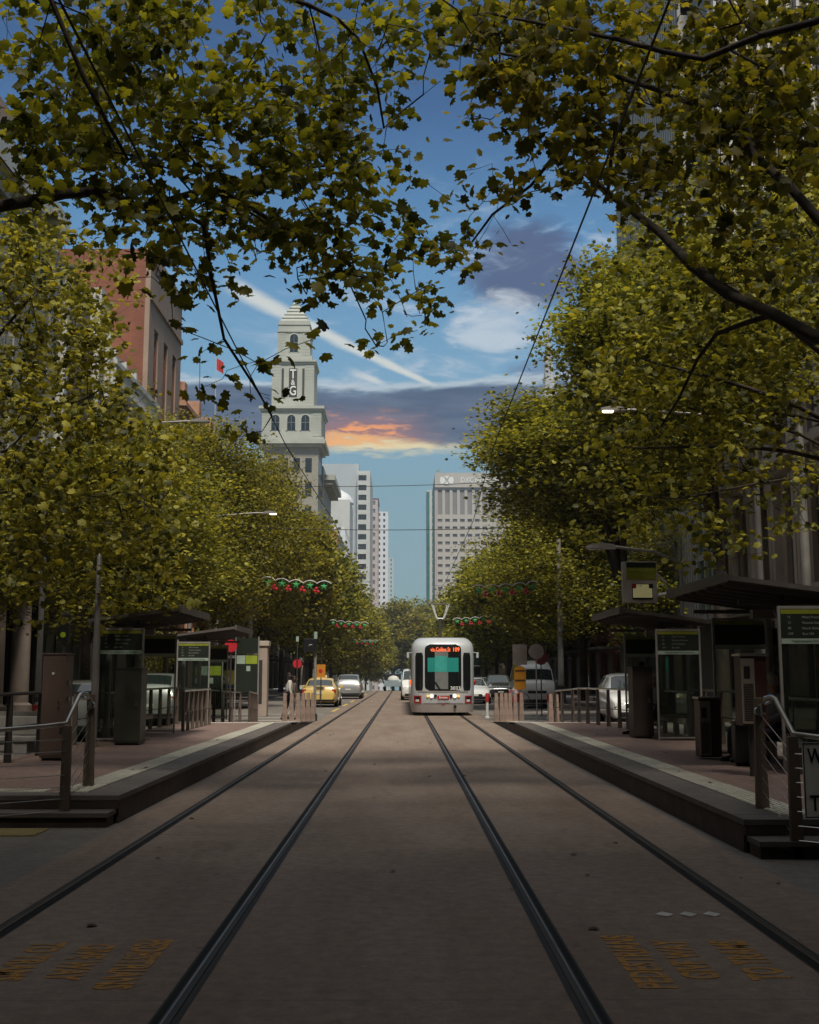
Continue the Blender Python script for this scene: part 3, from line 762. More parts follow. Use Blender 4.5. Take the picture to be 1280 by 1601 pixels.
surveyed_tree('plane_tree', 'nearest plane tree on the left, dark boughs across the top left', LB,
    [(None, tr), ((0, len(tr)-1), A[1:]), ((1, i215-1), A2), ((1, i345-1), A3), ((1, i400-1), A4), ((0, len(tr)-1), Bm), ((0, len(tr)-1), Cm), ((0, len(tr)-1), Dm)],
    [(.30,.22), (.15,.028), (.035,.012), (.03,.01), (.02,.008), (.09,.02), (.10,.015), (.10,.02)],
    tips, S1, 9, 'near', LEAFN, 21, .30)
# right overhanging tree
RB = (12.2, 12.3, 0.1); f = Vector((11.9, 12.4, 3.9))
A = smooth_pts([f, (8.3, 12.8, 4.6), at(1340,545,13), at(1275,527,13.1), at(1210,492,13.4), at(1140,462,13.8), at(1080,415,14.2), at(1030,362,14.8), at(950,302,15.4), at(905,262,16), at(872,236,16.5), at(830,290,17), at(770,335,17.4), at(738,378,17.8)], .45)
ia = near_idx(A, at(1175,480,13.6)); ib = near_idx(A, at(950,302,15.4))
A2 = smooth_pts([A[ia], at(1120,522,14.3), at(1090,562,14.7), at(1060,625,15.2), at(1032,668,15.6)], .45)[1:]
A3 = smooth_pts([A[ib], at(930,285,15.3), at(880,290,15.6), at(830,300,16), at(800,320,16.3)], .45)[1:]
A4 = smooth_pts([A[ib], at(955,250,15.3), at(962,200,15.2), at(990,140,15)], .45)[1:]
Bm = smooth_pts([f, (8.0, 12.0, 5.6), at(1340,400,12.5), at(1275,338,12.6), at(1235,292,12.8), at(1180,245,13.2), at(1130,192,13.8), at(1090,165,14), at(960,118,14.6), at(820,90,15.2), at(700,70,15.6)], .5)[1:]
ic = near_idx(Bm, at(1180,245,13.2))
B2 = smooth_pts([Bm[ic], at(1165,195,13.2), at(1135,150,13.3)], .4)[1:]
Cm = smooth_pts([f, (9, 11.2, 7.2), at(1340,10,11.6), at(1270,35,11.8), at(1190,55,12.1), at(1100,92,12.6), at(960,60,13), at(760,20,14)], .5)[1:]
Dm = smooth_pts([f, (10.5, 9.5, 8.5), (7.5, 6.0, 10.5), (4, 3, 11.5)], .6)[1:]
tr = smooth_pts([RB, (12.2, 12.3, 2.0), f], .5)
tips = np.concatenate([trt, offscreen((8, 8.5, 9.5), (9, 10, 3.0), 750, rgs)])
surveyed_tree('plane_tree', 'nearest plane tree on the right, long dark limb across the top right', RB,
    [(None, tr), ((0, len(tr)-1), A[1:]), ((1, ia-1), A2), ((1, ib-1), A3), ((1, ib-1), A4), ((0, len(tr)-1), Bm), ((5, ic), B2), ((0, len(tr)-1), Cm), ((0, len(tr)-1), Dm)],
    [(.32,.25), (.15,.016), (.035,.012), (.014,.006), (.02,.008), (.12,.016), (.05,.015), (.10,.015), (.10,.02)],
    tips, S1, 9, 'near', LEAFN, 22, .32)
# second pair: yellow-lit mid-distance trees
RMAP = ["00013456788","00013457889","00014678899","00246789999","00367899999","01578999999","01589999999","01699999999","02799999998","03899999986",
        "15888999854","14777888743","13655787644","03544676445","02323564333","01212442100","00101210000"]
t2 = survey(RMAP, 840, 240, (20.5, 28),   .145, 11, rgs, None, 1.75)
RB = (12.0, 24, 0.1); f = Vector((11.8, 24, 4.2)); tr = smooth_pts([RB, f], .5)
ch = [(None, tr)]; rs = [(.26,.2)]
for tgt, r0 in ((at(1100,420,20),.1), (at(1000,560,21),.09), (at(1180,640,22),.07), (at(980,700,22),.07), (at(1240,330,22),.09), (at(940,620,23),.05), (at(1060,780,21),.04)):
    m_ = f.lerp(tgt, .45)+Vector((0,0,1.0)); ch.append(((0, len(tr)-1), smooth_pts([f, m_, tgt], .6)[1:])); rs.append((r0,.02))
surveyed_tree('plane_tree', 'yellow-green plane tree on the right whose foliage hangs above the nearer right shelter', RB, ch, rs,
    np.concatenate([t2, offscreen((13, 23, 9), (6.5, 6, 5), 420, rgs)]), .145, 11, 'near', LEAF, 23, .26, .18)
LMAP = ["8720000","9965200","9998730","9999740","9999520","9998300","9999400","9999610","9999963","9999998","9999999","9999999","9999999","9999999",
        "9998888","6436777","3123443"]
t3 = survey(LMAP, 0, 320, (21, 29),   .145, 11, rgs, None, 1.75)
LB = (-11.6, 25, 0.1); f = Vector((-11.4, 25, 4.0)); tr = smooth_pts([LB, f], .5)
ch = [(None, tr)]; rs = [(.26,.2)]
for tgt, r0 in ((at(60,450,24),.1), (at(140,620,25),.08), (at(40,700,24),.09), (at(180,780,25),.06), (at(90,880,25),.05), (at(-150,400,25),.1)):
    m_ = f.lerp(tgt, .45)+Vector((0,0,.9)); ch.append(((0, len(tr)-1), smooth_pts([f, m_, tgt], .6)[1:])); rs.append((r0,.02))
surveyed_tree('plane_tree', 'broad yellow-green plane tree filling the left edge above the brown cabinet', LB, ch, rs,
    np.concatenate([t3, offscreen((-12.5, 25, 8), (6, 6, 4.5), 420, rgs)]), .145, 11, 'near', LEAF, 24, .26, .18)

_me = leaves_mesh('fallen_leaves', FALLEN[0], FALLEN[1].normal(size=(len(FALLEN[0]),3)), .062, 'near', LEAFD, FALLEN[1], droop=0, tilt=.08)
_o = bpy.data.objects.new('fallen_leaves', _me); col.objects.link(_o); tag(_o, 'scattered dry fallen leaves on the road and platforms', 'fallen leaves', kind='stuff')
# streets trees further on: a few masters, copied along both kerbs
VAR = {}
def variant(k):
    if k in VAR: return VAR[k]
    if k == 'H0': VAR[k] = make_street_tree(47, 15, 4.7, 11.5, 4.3, 16, 3400, .18, 'mid', limbs=6, fork=5.0, mshift=(-1.1,0))
    elif k == 'S0': VAR[k] = make_street_tree(71, 15, 8.0, 11.5, 3.4, 9, 3000, .46, 'far', limbs=6, fork=4.5, mshift=(5.5,0))
    elif k[0] == 'M': i = int(k[1]); VAR[k] = make_street_tree(40+i, 13.5, 6.2, 8.2, 5.9, 16, 3800, .18, 'mid', limbs=6, fork=3.2)
    else: i = int(k[1]); VAR[k] = make_street_tree(60+i, 13.5, 6.4, 8.0, 6.0, 12, 2300, .31, 'far', limbs=5, fork=3.2)
    return VAR[k]
def place_tree(k, x, y, sx, sz, rz, label, group=None):
    wm, lm = variant(k)
    t = thing('plane_tree', label, 'tree', (x, y, gz(y)+.1), rz, group)
    mesh_child('trunk', wm, t); mesh_child('crown', lm, t); t.scale = (sx, sx, sz); return t
#      kind x     y    sxy   sz   rot
MID = [('M0',-11.2, 41, .92, .76, .3, 'low rounded plane tree on the left in front of the brick building'),
       ('M1',-11.2, 56, .95, 1.08, 1.9, 'plane tree on the left behind the star garland, below the clock-less white tower'),
       ('H0', 10.2, 37, 1.0, 1.06, 0, 'tall plane tree on the right reaching up beside the open sky'),
       ('H0', 10.1, 52.5, 1.32, .98, .25, 'wide plane tree on the right whose crown leans out over the tram wires'),
       ('M1', 10.6, 68, 1.10, .95, 5.1, 'bright yellow-green plane tree on the right behind the star garland'),
       ('M2',-11.0, 73, 1.02, 1.20, 3.3, 'plane tree on the left just above the yellow taxi')]
for k, x, y, a, b, r, l in MID: place_tree(k, x, y, a, b, r, l)
FG = 'plane trees lining the far end of the street'
i = 0
for y, hx in ((88,1.05),(103,1.1),(119,1.1),(136,1.15),(154,1.15),(174,1.2),(196,1.25),(222,1.3),(252,1.35),(290,1.45),(335,1.55)):
    for s in (-1, 1):
        i += 1
        place_tree('F%d' % (i % 3), s*(10.8+(.4 if s > 0 else 0)), y+(3 if s > 0 else 0), hx*(1.02 if s > 0 else .98), (1.12 if y < 150 else 1.12+(y-150)/900.)*(1.06 if s < 0 else .92) , i*1.7,
            'plane tree in the row on the %s side of the far street' % ('left' if s < 0 else 'right'), 'plane trees on the far %s side' % ('left' if s < 0 else 'right'))
for x, y, sc in ((-3, 352, 2.3), (6, 372, 2.4), (-14, 360, 2.3), (17, 366, 2.3)):
    i += 1; place_tree('F%d' % (i % 3), x, y, sc, sc*1.0, i*1.3, 'tree closing the view where the street ends', 'trees closing the street')
# unseen trees added behind the camera to shade the foreground
for x, y, sc in ((-10.5,-3,1.35),(10.5,-4,1.35),(-10.5,-16,1.35),(10.5,-17,1.35)):
    i += 1; place_tree('F%d' % (i % 3), x, y, sc, 1.1, i*1.3, 'unseen tree added behind the viewer for shade', 'shade trees added behind the viewer')
for x, y in ((-9.8,-3.0),(9.8,-3.5),(-9.8,-9),(9.8,-10),(-9.8,-22),(9.8,-23)):
    place_tree('S0', x, y, 1, 1, 0 if x < 0 else math.pi, 'unseen tree added behind the viewer for shade', 'shade trees added behind the viewer')  # added trees, crowns pushed over the tracks to block sun and sky
# young trees
y1 = make_street_tree(81, 5, 1.7, 3.6, 1.7, 6, 260, .17, 'mid', limbs=4, fork=1.8, trunk_r=.06)
for x, y, sc, l in ((9.9, 47, 1.12, 'small young tree with bright leaves on the right footpath by the parked white car'), (-10.6, 50.0, .7, 'little potted street tree on the left footpath near the pale kiosk')):
    t = thing('young_tree', l, 'tree', (x, y, .1), x); mesh_child('trunk', y1[0], t); mesh_child('crown', y1[1], t); t.scale = (sc,)*3
# ================================================================ BUILDINGS
STONE = mat('pink_stone', (.36,.285,.24), .8, var=.16, scale=.8, stain=.25)
STONE2 = mat('cream_stone', (.42,.36,.30), .8, var=.14, scale=.8, stain=.25)
GREYC = mat('grey_concrete', (.34,.33,.31), .8, var=.12, scale=.6, stain=.2)
PALEC = mat('pale_render', (.52,.52,.49), .75, var=.08, scale=.5, stain=.15)
TOWERW = mat('tower_render', (.42,.43,.375), .75, var=.10, scale=.35, stain=.22)
BEIGE = mat('beige_render', (.34,.245,.19), .8, var=.12, scale=.6, stain=.15)
BRICK = brickmat('red_brick', (.25,.085,.050), (.21,.070,.042), (.22,.13,.095), 2.2)
BRICKD = brickmat('dark_red_brick', (.20,.065,.045), (.16,.05,.04), (.2,.15,.12), 2.2)
SLATE = brickmat('slate_roof', (.22,.235,.24), (.17,.185,.19), (.12,.13,.13), 2.0)
WIN = mat('window_glass', (.018,.022,.024), .08, 0, var=.5, scale=.4, spec=.8)
WINP = mat('window_glass_pale', (.16,.15,.15), .25, 0, var=.3, scale=.3, spec=.7)
TEALG = mat('teal_glass', (.03,.15,.135), .10, 0, var=.3, scale=.4, spec=.8)
SHOPB = mat('shopfront_black', (.012,.011,.011), .35, var=.3)
FRAMEM = mat('window_frame_grey', (.16,.155,.15), .5)
SIGNW = mat('sign_white', (.75,.75,.72), .5, var=.03)
def mapper(plane, pos, s):
    if plane == 'x': return lambda a, d, z: (pos+s*d, a, z)
    return lambda a, d, z: (a, pos-d, z)
def fbox(b, M, a0, a1, d0, d1, z0, z1):
    p = M(a0, d0, z0); q = M(a1, d1, z1); return b.box(p[0], q[0], p[1], q[1], p[2], q[2])
def shared(me_cache, key, maker):
    if key not in me_cache: me_cache[key] = maker()
    return me_cache[key]
CACHE = {}
def facade(t, plane, pos, s, a0, a1, z0, z1, nb, nf, wf=.5, hf=.6, wall=None, pane=None, depth=.3, margin=.0, band=True, frame=False, fin=None, zb=None, arch=False, sill=False):
    """piers and spandrels stand proud of the core; each window is a part"""
    M = mapper(plane, pos, s); b = MB(); cw = (a1-a0)/nb; ch = (z1-z0)/nf; ww = cw*wf; wh = ch*hf
    wzo = (ch-wh)*.5
    for i in range(nb+1):
        w = (cw-ww)
        c = a0+cw*i; l = max(a0, c-w/2); r = min(a1, c+w/2)
        fbox(b, M, l, r, -depth, 0, z0, z1)
    for j in range(nf):
        zl = z0+ch*j; zh = zl+wzo; ztop = zl+wzo+wh
        for i in range(nb):
            l = a0+cw*i+(cw-ww)/2; r = l+ww
            fbox(b, M, l+.002, r-.002, -depth, -.06, zl, zh); fbox(b, M, l+.002, r-.002, -depth, -.06, ztop, zl+ch)
            if sill: fbox(b, M, l-.08, r+.08, -.05, .08, zh-.14, zh-.02)
    b.build('facade', wall, t, world=True)
    cells = [(j, i) for j in range(nf) for i in range(nb)]
    def pane_mb(x, y, z):
        q = MB(); p0 = M(0,0,0); 
        if plane == 'x': q.box(0, s*.04, -ww/2, ww/2, 0, wh)
        else: q.box(-ww/2, ww/2, 0, -.04, 0, wh)
        return q
    me0 = None; fr0 = None; rest = MB(); L = t.location
    for n, (j, i) in enumerate(cells):
        ac = a0+cw*(i+.5); zz = z0+ch*j+wzo; p = M(ac, -depth, zz)
        cnt = t.get('_n', 0)
        if cnt >= 96:
            fbox(rest, M, ac-ww/2, ac+ww/2, -depth, -depth+.04, zz, zz+wh); continue
        t['_n'] = cnt+1
        if me0 is None:
            o = pane_mb(0,0,0).build('window', pane, t); me0 = o.data
        else:
            o = bpy.data.objects.new('window', me0); col.objects.link(o); o.parent = t
        o.location = (p[0]-L[0], p[1]-L[1], p[2]-L[2])
        if frame:
            if fr0 is None:
                q = MB(); e = .06
                def fb(u0, u1, v0, v1):
                    if plane == 'x': q.box(s*.042, s*.10, u0, u1, v0, v1)
                    else: q.box(u0, u1, -.042, -.10, v0, v1)
                fb(-ww/2, -ww/2+e, 0, wh); fb(ww/2-e, ww/2, 0, wh); fb(-ww/2+e, ww/2-e, wh-e, wh); fb(-ww/2+e, ww/2-e, 0, e)
                fb(-e/2, e/2, e, wh-e); fb(-ww/2+e, -e/2, wh*.5-e/2, wh*.5+e/2); fb(e/2, ww/2-e, wh*.5-e/2, wh*.5+e/2)
                fo = q.build('frame', FRAMEM, o); fr0 = fo.data
            else:
                fo = bpy.data.objects.new('frame', fr0); col.objects.link(fo); fo.parent = o
    if rest.v: tag(rest.build('window', pane, t, world=True), kind='stuff')
def core(t, x0, x1, y0, y1, z0, z1, m, name='wall'):
    return MB().box(x0, x1, y0, y1, z0, z1).build(name, m, t, world=True)
def cornice(t, x0, x1, y0, y1, z, h=.5, out=.6, m=None, name='cornice', steps=3):
    b = MB()
    for k in range(steps):
        o = out*(k+1)/steps; b.box(x0-o, x1+o, y0-o, y1+o, z+h*k/steps, z+h*(k+1)/steps)
    return b.build(name, m, t, world=True)
def generic(name, label, side, y0, y1, h, wall, pane, nb, nf, cat='building', setb=15.5, dep=16, wf=.5, hf=.6, front=(3,6), depth=.3, frame=False, corn=True, z0=0, sill=False, shop=True, base=4.2):
    s = 1 if side < 0 else -1          # facade faces the street
    xa = side*setb; xb = side*(setb+dep)
    t = thing(name, label, cat, (side*(setb+dep/2), (y0+y1)/2, z0))
    x0, x1 = min(xa, xb), max(xa, xb)
    if side < 0: cx0, cx1 = x0, xa-depth
    else: cx0, cx1 = xa+depth, x1
    core(t, cx0, cx1, y0+depth, y1, z0, z0+h, wall)
    facade(t, 'x', xa, s, y0, y1, z0+base, z0+h-.02, nb, nf, wf, hf, wall, pane, depth, frame=frame, sill=sill)
    if front: facade(t, 'y', y0, 1, x0+(.0 if side < 0 else depth+.01), x1-(depth+.01 if side < 0 else 0), z0+base, z0+h-.02, front[0], front[1], .4, .5, wall, pane, depth)
    if corn: cornice(t, x0, x1, y0, y1, z0+h, .6, .55, wall)
    if shop:    # ground floor openings
        n = max(2, int((y1-y0)/5)); cw = (y1-y0)/n
        for i in range(n+1):
            c = y0+cw*i; b = MB(); fbox(b, mapper('x', xa, s), max(y0, c-.4), min(y1, c+.4), -depth, .05, z0, z0+base-.002)
            b.build('pier', wall, t, world=True)
        for i in range(n):
            g = MB(); fbox(g, mapper('x', xa, s), y0+cw*i+.45, y0+cw*(i+1)-.45, -depth, -depth+.05, z0+.1, z0+base-.9)
            g.build('shop_window', SHOPB if i % 3 else WIN, t, world=True)
        b = MB(); fbox(b, mapper('x', xa, s), y0+.4, y1-.4, .06, 2.0, z0+base-.75, z0+base-.6)
        b.build('awning', mat('awning_dark', (.05,.045,.042), .7), t, world=True)
    return t
# ---- left side, near to far
generic('shade_tower', 'unseen tall slab added behind the viewer to shade the foreground', -1, -66, -46, 104, GREYC, WIN, 6, 20, cat='tower', setb=-34, dep=68, front=None)  # added slab out of view, shades the foreground and near canopy
generic('office_building', 'unseen grey block added on the left behind the viewer to block skylight', -1, -45.5, -12, 24, GREYC, WIN, 10, 5, front=None)  # unseen block added to keep out skylight from the side
t = thing('office_building', 'grey stone building on the left edge with tall round columns at the footpath', 'building', (-23.5, 15, 0))
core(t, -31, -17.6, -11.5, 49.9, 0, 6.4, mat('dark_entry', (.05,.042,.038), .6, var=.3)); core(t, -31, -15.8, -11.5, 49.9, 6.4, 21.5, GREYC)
facade(t, 'x', -15.5, 1, -11.5, 49.9, 7.2, 21.0, 14, 4, .55, .55, GREYC, WIN, .3)
core(t, -15.75, -15.3, -11.5, 49.9, 6.35, 7.15, STONE, 'lintel'); core(t, -31, -15.2, -11.5, 50.2, 21.0, 22.2, PALEC, 'parapet')
core(t, -31, -17.5, 40, 49, 22.2, 26.5, BEIGE, 'roof_room')
for y in (48.3, 45.2, 42.0, 38.8, 35.6, 32.4, 29.2, 26.0):
    MB().lathe((-15.9, y, .14), [(.55,0),(.55,.25),(.40,.35),(.385,3),(.35,6.0),(.42,6.1),(.5,6.2)], 24).build('column', STONE, t, smooth=True, world=True)
t = thing('shop_building', 'narrow grey building with tall dark louvre fins above a black shopfront', 'building', (-22, 53.5, 0))
core(t, -30, -15.8, 50.3, 57, 0, 5.2, SHOPB, 'shopfront'); core(t, -30, -16.2, 50.3, 57, 5.2, 20, GREYC)
FINM = mat('fin_dark', (.10,.085,.078), .5, .2)
for i in range(6): core(t, -16.2, -15.2, 50.9+i*.62, 51.02+i*.62, 7, 19.4, FINM, 'fin')
core(t, -16.2, -14.9, 54.9, 55.7, 5.4, 20.6, PALEC, 'fin'); core(t, -16.2, -14.7, 56.1, 56.4, 6.2, 19.4, PALEC, 'fin'); core(t, -16.3, -15.2, 50.4, 50.8, 5.4, 20.2, PALEC, 'fin')
for i in range(4): core(t, -15.78, -15.74, 51.2+i*1.4, 52.3+i*1.4, .5, 3.4, WIN, 'shop_window')
text('lettering', 'Reed & Angels', 1, SIGNW, t, (-15.77+22, 54.6-53.5, 4.55), (math.pi/2, 0, math.pi/2), width=2.7, height=.42)
t = thing('stone_building', 'stone building with a white balustraded cornice beside the brick tower block', 'building', (-22, 62.3, 0))
core(t, -30, -15.8, 57.2, 67.6, 0, 15, STONE2); facade(t, 'x', -15.5, 1, 57.2, 67.6, 4.2, 15, 4, 3, .45, .62, STONE2, WIN, .3, frame=True, sill=True)
b = MB(); b.prism([(-15.5,15),(-14.5,15.9),(-14.4,16.15),(-15.5,16.15)], 'y', 57.0, 67.7); b.box(-30, -15.5, 57.2, 67.6, 15, 16.1); b.build('cornice', PALEC, t, world=True)
b = MB(); b.box(-14.9, -14.6, 57.2, 67.6, 17.35, 17.6); b.box(-14.95, -14.55, 57.2, 67.6, 16.15, 16.4)
for i in range(34): b.box(-14.83, -14.67, 57.3+i*.303, 57.42+i*.303, 16.4, 17.35)
b.build('balustrade', PALEC, t, world=True); core(t, -24, -15.9, 57.2, 67.6, 16.15, 19.2, STONE2, 'attic')
for i in range(4): core(t, -15.85, -15.5, 58+i*2.4, 58.35+i*2.4, 16.5, 19.0, PALEC, 'pilaster')
t = thing('brick_building', 'tall red brick building with a beige front and three slim window strips', 'building', (-21, 73, 0))
core(t, -27, -15.8, 68, 78, 0, 27.6, BRICK)
b = MB(); M = mapper('x', -15.5, 1)
for a, c in ((68.0,69.5),(70.7,72.4),(73.6,75.2),(76.4,78.0)): fbox(b, M, a, c, -.3, .0, 4, 23.0)
fbox(b, M, 68, 78, -.3, .0, 23.0, 27.0); fbox(b, M, 68, 78, -.02, .14, 24.4, 24.7); fbox(b, M, 68, 78, -.3, .1, 0, 4); b.build('facade', BEIGE, t, world=True)
for a, c in ((69.5,70.7),(72.4,73.6),(75.2,76.4)):
    b = MB(); fbox(b, M, a, c, -.3, -.24, 4, 23.0); w = b.build('window_strip', WIN, t, world=True)
    b = MB()
    for z in np.arange(4.4, 22, 2.9): b.add(*[[(-15.74+21, a-73, z), (-15.74+21, c-73, z), (-15.66+21, c-73, z), (-15.66+21, a-73, z), (-15.74+21, a-73, z+.22), (-15.74+21, c-73, z+.22), (-15.66+21, c-73, z+.22), (-15.66+21, a-73, z+.22)], [(0,3,2,1),(4,5,6,7),(0,1,5,4),(1,2,6,5),(2,3,7,6),(3,0,4,7)]])
    b.build('transom', FRAMEM, w)
    b = MB(); fbox(b, M, c-.26, c-.002, -.24, -.1, 4.1, 22.5); b.build('brick_jamb', BRICK, t, world=True)
core(t, -15.85, -15.4, 68.0, 78.1, 27.0, 27.7, BEIGE, 'parapet')
t = thing('mansard_building', 'pink stone building with a grey slate mansard roof and lantern beyond the brick one', 'building', (-22, 85, 0))
core(t, -30, -15.8, 78.4, 92, 0, 19.5, mat('terracotta_stone', (.46,.25,.17), .8, var=.15, stain=.2)); facade(t, 'x', -15.5, 1, 78.4, 92, 4, 19.3, 5, 4, .4, .6, MATS['terracotta_stone'], WIN, .3, sill=True)
cornice(t, -30, -15.5, 78.4, 92, 19.5, .9, .5, MATS['terracotta_stone'])
b = MB(); b.add([(-29,79,20.4),(-15.6,79,20.4),(-15.6,91.5,20.4),(-29,91.5,20.4),(-27,81,24.6),(-17.6,81,24.6),(-17.6,88,24.6),(-27,88,24.6)], [(0,1,5,4),(1,2,6,5),(2,3,7,6),(3,0,4,7),(4,5,6,7)]); b.build('mansard_roof', SLATE, t, world=True)
core(t, -20.2, -17.7, 81.2, 84.5, 24.6, 28.2, mat('lantern_green', (.24,.31,.29), .6), 'lantern')
b = MB(); 
for x in (-15.9,-17.2,-18.5): b.obox((x,79.1,20.4),(x-2,81,24.7), .3, .25)
for k in range(3): b.box(-19.8+k*.9, -19.72+k*.9, 81.0, 81.1, 24.6, 26.2)
b.build('roof_rib', PALEC, t, world=True)
for x, y in ((-15.8,79.2),(-15.8,85),(-15.8,90.5)): core(t, x-.5, x+.5, y-.5, y+.5, 20.4, 22.0, MATS['terracotta_stone'], 'pinnacle')
t = thing('flag', 'small red flag on a pole above the slate roof', 'flag', (-15.7, 94, 20)); MB().cyl(-15.7, 94, 20, 28.5, .03, 8).build('flagpole', PALEC, t, world=True)
b = MB(); n = 8
for i in range(n+1):
    for z in (0, 1): b.v.append((-15.65+i*.07, 94+.1*math.sin(i*.9), 27.0+z*1.0-i*.05))
for i in range(n): b.f.append((2*i, 2*i+2, 2*i+3, 2*i+1))
b.build('flag_cloth', mat('red_cloth', (.5,.05,.05), .8), t, world=True)
generic('office_building', 'low tan building behind the trees left of the white clockless tower', -1, 94, 122, 15, STONE, WIN, 7, 3, base=4)
generic('office_building', 'plain grey office block hidden behind trees left of the lettered tower', -1, 122.3, 160, 17, GREYC, WIN, 9, 4, base=4)
generic('office_building', 'cream stone building just nearer than the lettered tower', -1, 160.3, 207, 18, STONE2, WIN, 11, 4, base=4, setb=16.5)
# ---- the lettered tower
t = thing('stepped_tower', 'tall cream stepped tower with T&G lettering and pyramid top', 'tower', (-20.4, 214, 0))
cx, cy = -20.7, 214.6
def sq(name, hw, z0, z1, m=TOWERW, dz=0): return core(t, cx-hw, cx+hw, cy-hw, cy+hw, z0, z1, m, name)
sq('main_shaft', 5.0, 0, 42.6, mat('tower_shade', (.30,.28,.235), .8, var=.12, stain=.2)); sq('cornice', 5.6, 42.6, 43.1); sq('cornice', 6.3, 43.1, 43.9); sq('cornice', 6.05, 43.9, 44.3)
sq('arcade_stage', 5.45, 44.3, 49.2); sq('cornice', 5.75, 49.2, 49.6); sq('cornice', 6.05, 49.6, 50.1)
sq('letter_stage', 3.9, 50.1, 58.4); sq('cornice', 4.1, 58.4, 58.8); sq('cornice', 4.35, 58.8, 59.2); sq('step', 3.5, 59.2, 60.2)
sq('upper_stage', 3.0, 60.2, 64.8); sq('cornice', 3.2, 64.8, 65.2); sq('belfry_cap', 2.95, 65.2, 66.9); sq('cornice', 3.1, 66.2, 66.35)
b = MB(); n = 6
for k in range(n):
    hw = 2.9-(2.9-.6)*k/(n-.6); z = 66.9+k*.78; q_ = hw-.16; o = hw-.60
    b.add([(cx-hw,cy-hw,z),(cx+hw,cy-hw,z),(cx+hw,cy+hw,z),(cx-hw,cy+hw,z),(cx-hw,cy-hw,z+.14),(cx+hw,cy-hw,z+.14),(cx+hw,cy+hw,z+.14),(cx-hw,cy+hw,z+.14),
           (cx-q_,cy-q_,z+.14),(cx+q_,cy-q_,z+.14),(cx+q_,cy+q_,z+.14),(cx-q_,cy+q_,z+.14),(cx-o,cy-o,z+.775),(cx+o,cy-o,z+.775),(cx+o,cy+o,z+.775),(cx-o,cy+o,z+.775)], [(3,2,1,0),(0,1,5,4),(1,2,6,5),(2,3,7,6),(3,0,4,7),(4,5,9,8),(5,6,10,9),(6,7,11,10),(7,4,8,11),(8,9,13,12),(9,10,14,13),(10,11,15,14),(11,8,12,15),(12,13,14,15)])
b.build('stepped_roof', TOWERW, t, world=True)
def archwin(xc, z0, w, h, yf, name='arched_window', side=None):
    b = MB(); pts = [(xc-w/2, z0), (xc+w/2, z0)]+[(xc+w/2*math.cos(a), z0+h-w/2+w/2*math.sin(a)) for a in np.linspace(0, math.pi, 9)]
    b.prism(pts, 'y', yf-.05, yf+.02); o = b.build(name, WIN, t, world=True)
    b = MB(); b.box(xc-.05, xc+.05, yf-.11, yf-.055, z0, z0+h*.95); b.box(xc-w/2, xc-.055, yf-.10, yf-.055, z0+h*.5, z0+h*.5+.12); b.box(xc+.055, xc+w/2, yf-.10, yf-.055, z0+h*.5, z0+h*.5+.12)
    q = b.build('glazing_bar', FRAMEM, o); q.location = (-t.location[0], -t.location[1], -t.location[2])
    b = MB(); ri = w/2; ro = w/2+.22
    poly = [(xc-ro, z0), (xc-ri, z0)]+[(xc+ri*math.cos(a), z0+h-ri+ri*math.sin(a)) for a in np.linspace(math.pi, 0, 9)]+[(xc+ri, z0),(xc+ro, z0)]+[(xc+ro*math.cos(a), z0+h-ri+ro*math.sin(a)) for a in np.linspace(0, math.pi, 9)]
    k = len(poly); half = 11
    for i in range(k): b.v.append((poly[i][0], yf-.14, poly[i][1]))
    for i in range(k): b.v.append((poly[i][0], yf+.01, poly[i][1]))
    inner = list(range(1, 12)); outer = [0]+list(range(k-1, k-10, -1))+[12]
    for i in range(10): b.f.append((inner[i], inner[i+1], outer[i+1], outer[i])); b.f.append((inner[i]+k, outer[i]+k, outer[i+1]+k, inner[i+1]+k)); b.f.append((inner[i], inner[i]+k, inner[i+1]+k, inner[i+1])); b.f.append((outer[i], outer[i+1], outer[i+1]+k, outer[i]+k))
    q = b.build('arch_trim', TOWERW, o); q.location = (-t.location[0], -t.location[1], -t.location[2])
yf = cy-5.45
for xc in (-3.0, -.05+.0, 2.55): archwin(cx+xc, 45.6, 1.5, 2.9, yf)
archwin(cx, 61.0, 1.5, 3.4, cy-3.0)
def quoin(x0, x1, y0, y1, z0, z1):
    b = MB(); b.box(x0+.03, x1-.03, y0+.03, y1-.03, z0, z1)
    for z in np.arange(z0, z1-.3, .55): b.box(x0, x1, y0, y1, z, z+.44)
    b.build('rusticated_quoin', TOWERW, t, world=True)
quoin(cx+3.9, cx+5.52, yf-.07, yf+.3, 44.6, 49.0); quoin(cx-5.52, cx-4.1, yf-.07, yf+.3, 44.6, 49.0); quoin(cx+5.3, cx+5.51, yf+.3, cy+5.4, 44.6, 49)
quoin(cx+2.3, cx+3.96, cy-3.97, cy-3.6, 50.6, 58.2); quoin(cx-3.96, cx-2.3, cy-3.97, cy-3.6, 50.6, 58.2); quoin(cx+3.6, cx+3.96, cy-3.6, cy+3.8, 50.6, 58.2)
quoin(cx-3.07, cx-1.6, cy-3.07, cy-2.7, 60.4, 64.6); quoin(cx+1.6, cx+3.07, cy-3.07, cy-2.7, 60.4, 64.6)
for xc, w in ((-1.85,.42),(0,1.55),(1.85,.42)):
    MB().box(cx+xc*1.05-w/2, cx+xc*1.05+w/2, cy-3.95, cy-3.88, 52.2, 57.6).build('dark_panel', mat('dark_grille', (.055,.05,.045), .6), t, world=True)
o_ = (-t.location[0], -t.location[1], -t.location[2])
for s_, z, h in (('T',56.45,1.7),('&',54.9,1.0),('G',53.3,1.8)):
    text('lettering', s_, 1, SIGNW, t, (cx+o_[0], cy-4.02+o_[1], z), (math.pi/2,0,0), height=h, width=1.2 if s_ != '&' else .75, ext=.05, bold=.012)
